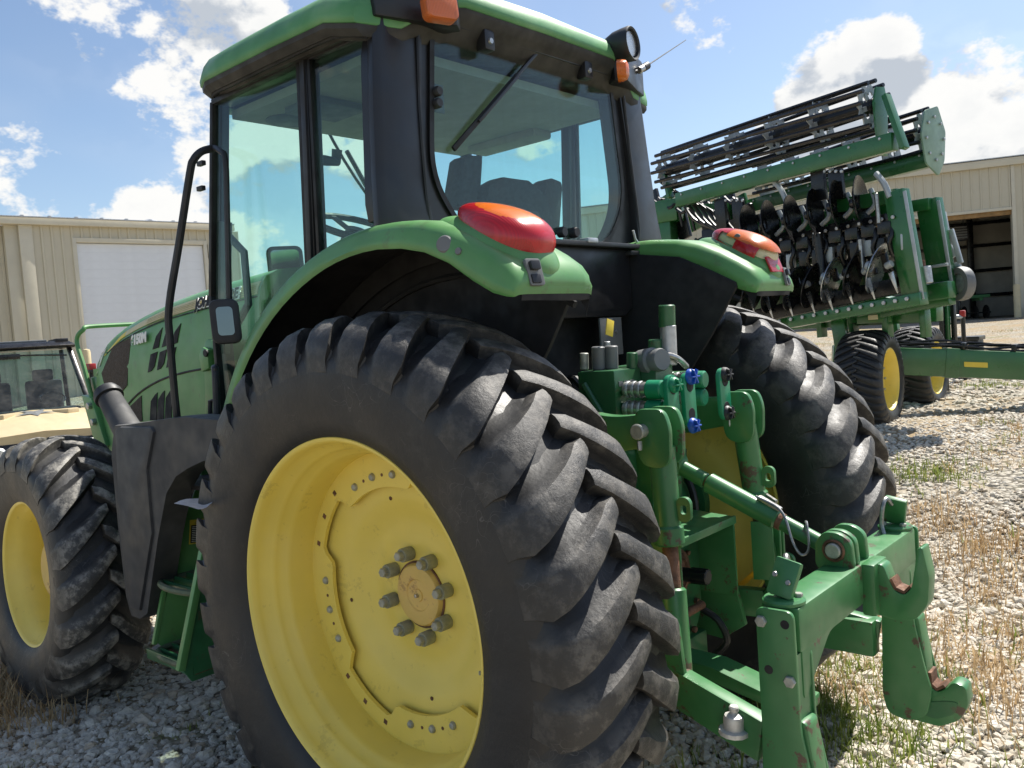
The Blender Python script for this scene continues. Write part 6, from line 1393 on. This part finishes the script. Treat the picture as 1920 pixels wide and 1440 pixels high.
def gravel():
    V, S, RO, ID = [], [], [], []
    def add(n, d0, d1, lo, hi):
        for x, y in scatter(n, d0, d1, rng):
            s = rng.uniform(lo, hi) * (1.5 if rng.random() < .07 else 1)
            V.append((x, y, gz(x, y) + s * rng.uniform(-.15, .35))); S.append((s * rng.uniform(.8, 1.35), s * rng.uniform(.7, 1.1), s * rng.uniform(.45, .8)))
            RO.append((rng.uniform(-.4, .4), rng.uniform(-.4, .4), rng.uniform(0, 6.28))); ID.append(rng.randrange(6))
    add(25000, 1.3, 5.2, .010, .026); add(14000, 1.3, 5.2, .005, .011); add(34000, 5.2, 10, .012, .025); add(16000, 10, 17, .018, .038)
    me = bpy.data.meshes.new('gravel_stones'); me.from_pydata(V, [], [])
    for nm, dat in (('sc', S), ('ro', RO)):
        a = me.attributes.new(nm, 'FLOAT_VECTOR', 'POINT'); a.data.foreach_set('vector', np.array(dat, dtype=np.float32).ravel())
    a = me.attributes.new('idx', 'INT', 'POINT'); a.data.foreach_set('value', np.array(ID, dtype=np.int32))
    o = link(bpy.data.objects.new('gravel_stones', me)); o['kind'] = 'stuff'; o['label'] = 'loose pale grey limestone gravel covering the yard'; o['category'] = 'gravel'
    m = bpy.data.materials.new('limestone_gravel'); m.use_nodes = True; T = NT(m.node_tree); b = T.n['Principled BSDF']
    rnd = T.new('ShaderNodeObjectInfo').outputs['Random']; co = T.new('ShaderNodeTexCoord').outputs['Object']
    geo = T.new('ShaderNodeNewGeometry').outputs['Position']
    n0 = T.new('ShaderNodeTexWhiteNoise', noise_dimensions='3D', inp={'Vector': T.vmath('SNAP', geo, (.03, .03, .03))}).outputs['Value']
    att = T.new('ShaderNodeAttribute', attribute_type='INSTANCER', attribute_name='sc').outputs['Vector']
    h = T.new('ShaderNodeTexWhiteNoise', noise_dimensions='3D', inp={'Vector': att}).outputs['Value']
    c = T.mix(h, (0.46, 0.41, 0.33), (0.66, 0.615, 0.53)); c = T.mix(T.ramp(h, .80, .95), c, (.46, .37, .27))
    c = T.mix(T.ramp(T.noise(geo, 90, 4), .4, .75, 0, .5), c, (.34, .31, .26))
    T.l.new(c, b.inputs['Base Color']); b.inputs['Roughness'].default_value = .9; b.inputs['Specular IOR Level'].default_value = .2
    ng = bpy.data.node_groups.new('gravel_scatter', 'GeometryNodeTree')
    ng.interface.new_socket('Geometry', in_out='INPUT', socket_type='NodeSocketGeometry'); ng.interface.new_socket('Geometry', in_out='OUTPUT', socket_type='NodeSocketGeometry')
    N = NT(ng); gi, go = N.new('NodeGroupInput'), N.new('NodeGroupOutput')
    gt = N.new('GeometryNodeGeometryToInstance')
    for v in range(6):
        ico = N.new('GeometryNodeMeshIcoSphere', inp={'Radius': 1.0, 'Subdivisions': 2})
        nz = N.new('ShaderNodeTexNoise', inp={'Vector': N.new('ShaderNodeVectorMath', operation='ADD', inp={0: N.new('GeometryNodeInputPosition').outputs[0], 1: (v * 7.3, v * 3.1, v)}).outputs[0], 'Scale': 1.15, 'Detail': 3.0})
        off = N.new('ShaderNodeVectorMath', operation='SUBTRACT', inp={0: nz.outputs['Color'], 1: (.5, .5, .5)})
        off2 = N.new('ShaderNodeVectorMath', operation='SCALE', inp={0: off.outputs[0], 'Scale': 1.7})
        sp = N.new('GeometryNodeSetPosition', inp={'Geometry': ico.outputs[0], 'Offset': off2.outputs[0]})
        N.l.new(sp.outputs[0], gt.inputs[0])
    iop = N.new('GeometryNodeInstanceOnPoints', inp={'Points': gi.outputs[0], 'Instance': gt.outputs[0], 'Pick Instance': True})
    for nm, ty, sk in (('sc', 'FLOAT_VECTOR', 'Scale'), ('ro', 'FLOAT_VECTOR', 'Rotation'), ('idx', 'INT', 'Instance Index')):
        na = N.new('GeometryNodeInputNamedAttribute', data_type=ty); na.inputs['Name'].default_value = nm
        src = na.outputs['Attribute'] if 'Attribute' in na.outputs else na.outputs[0]
        N.l.new(src, iop.inputs[sk])
    sm = N.new('GeometryNodeSetMaterial', inp={'Geometry': iop.outputs[0], 'Material': m}); N.l.new(sm.outputs[0], go.inputs[0])
    md = o.modifiers.new('gravel', 'NODES'); md.node_group = ng
gravel()

# ------------------------------------------------------------------ grass and weeds
def grass(name, label, tufts, m):
    V, F = [], []
    for x, y, h, nb, sp in tufts:
        g = gz(x, y)
        for _ in range(nb):
            a = rng.uniform(0, 6.283); hh = h * rng.uniform(.45, 1.15); w = rng.uniform(.0022, .005) * (1 + h * .8); lean = rng.uniform(.1, 1.0) * hh * .8
            bx, by = x + rng.gauss(0, sp), y + rng.gauss(0, sp); dx, dy = math.cos(a), math.sin(a); b0 = len(V)
            for k, t in enumerate((0, .35, .7, 1.0)):
                ww = w * (1 - t) ** .7; l = lean * t * t; z = g - .01 + hh * (t - .28 * t * t * min(1, lean / hh))
                cx, cy = bx + dx * l, by + dy * l
                if k < 3: V += [(cx - dy * ww, cy + dx * ww, z), (cx + dy * ww, cy - dx * ww, z)]
                else: V.append((cx, cy, z))
            F += [(b0, b0 + 1, b0 + 3, b0 + 2), (b0 + 2, b0 + 3, b0 + 5, b0 + 4), (b0 + 4, b0 + 5, b0 + 6)]
    me = bpy.data.meshes.new(name); me.from_pydata(V, [], F); me.materials.append(m)
    o = link(bpy.data.objects.new(name, me)); o['kind'] = 'stuff'; o['label'] = label; o['category'] = 'grass'
def blade_mat(name, c1, c2):
    m = bpy.data.materials.new(name); m.use_nodes = True; T = NT(m.node_tree); b = T.n['Principled BSDF']
    p = T.new('ShaderNodeNewGeometry').outputs['Position']
    c = T.mix(T.ramp(T.noise(p, 14, 3), .35, .65), c1, c2); T.l.new(c, b.inputs['Base Color']); b.inputs['Roughness'].default_value = .7
    b.inputs['Transmission Weight'].default_value = 0.0; b.inputs['Specular IOR Level'].default_value = .25
    tr = T.new('ShaderNodeBsdfTranslucent', inp={'Color': c}); mx = T.new('ShaderNodeMixShader', inp={0: .35}); out = T.n['Material Output']
    T.l.new(b.outputs[0], mx.inputs[1]); T.l.new(tr.outputs[0], mx.inputs[2]); T.l.new(mx.outputs[0], out.inputs[0]); return m
G1 = blade_mat('green_weed', (.14, .20, .035), (.28, .31, .08)); G2_ = blade_mat('dry_straw', (.36, .24, .12), (.56, .42, .24))
def under_ok(x, y):   # keep blades out of the wheels' contact patches
    return not ((abs(x) < .45 and .62 < abs(y) < 1.2) or (abs(x - 2.765) < .35 and .7 < abs(y) < 1.2))
green, dry = [], []
for x, y in scatter(5200, 1.4, 9.5, rng):
    if not under_ok(x, y): continue
    p = patch(x, y, .8, 3.0)
    if -1.9 < x < -.35 and -1.2 < y < 1.2 and rng.random() < .55: green.append((x, y, rng.uniform(.05, .18), rng.randrange(4, 9), .03))
    elif x < 1.5 and y < 0 and p > .22: (green if rng.random() < .30 else dry).append((x, y, rng.uniform(.04, .15), rng.randrange(4, 10), .05))
    elif p > .32: green.append((x, y, rng.uniform(.02, .07), rng.randrange(5, 9), .04))
for x, y in scatter(8000, 2.5, 9.5, rng):                      # dead grass behind the hitch, right edge of the picture
    if (in_view(Vector((x, y, gz(x, y)))) or (0, 0, 0))[1] > 880 and -2.8 < x < .6 and -4.0 < y < -.9 and patch(x, y, 1.1, 9.0) > -.3: dry.append((x, y, rng.uniform(.05, .20), rng.randrange(6, 13), .06))
for _ in range(520):                                           # dead clump beside the front tyre
    x, y = rng.gauss(3.05, .38), rng.gauss(1.28, .16)
    if under_ok(x, y): dry.append((x, y, rng.uniform(.06, .24), rng.randrange(4, 8), .04))
for _ in range(60): x, y = rng.gauss(1.55, .2), rng.gauss(1.5, .12); green.append((x, y, rng.uniform(.02, .06), 6, .03))
for _ in range(90): x, y = rng.gauss(1.1, .25), rng.gauss(1.62, .12); green.append((x, y, rng.uniform(.02, .06), 6, .03))
for px, py, n in ((1800, 715, 160), (1745, 905, 70), (1860, 775, 60), (1600, 1400, 120), (1640, 1260, 90), (1500, 1330, 120), (1350, 1300, 90)):
    c = on(px, py, 2, 0.0 if py > 1000 else .3)
    for _ in range(n): green.append((c.x + rng.gauss(0, .22), c.y + rng.gauss(0, .16), rng.uniform(.05, .17), rng.randrange(4, 8), .03))
for x, y in scatter(6000, 8.5, 26, rng):
    if patch(x, y, .5, 5.0) > .18: (dry if rng.random() < .75 else green).append((x, y, rng.uniform(.05, .16), 6, .10))
grass('green_weeds', 'thin green weeds growing through the gravel', green, G1)
grass('dry_grass', 'tan dead grass scattered over the gravel yard', dry, G2_)
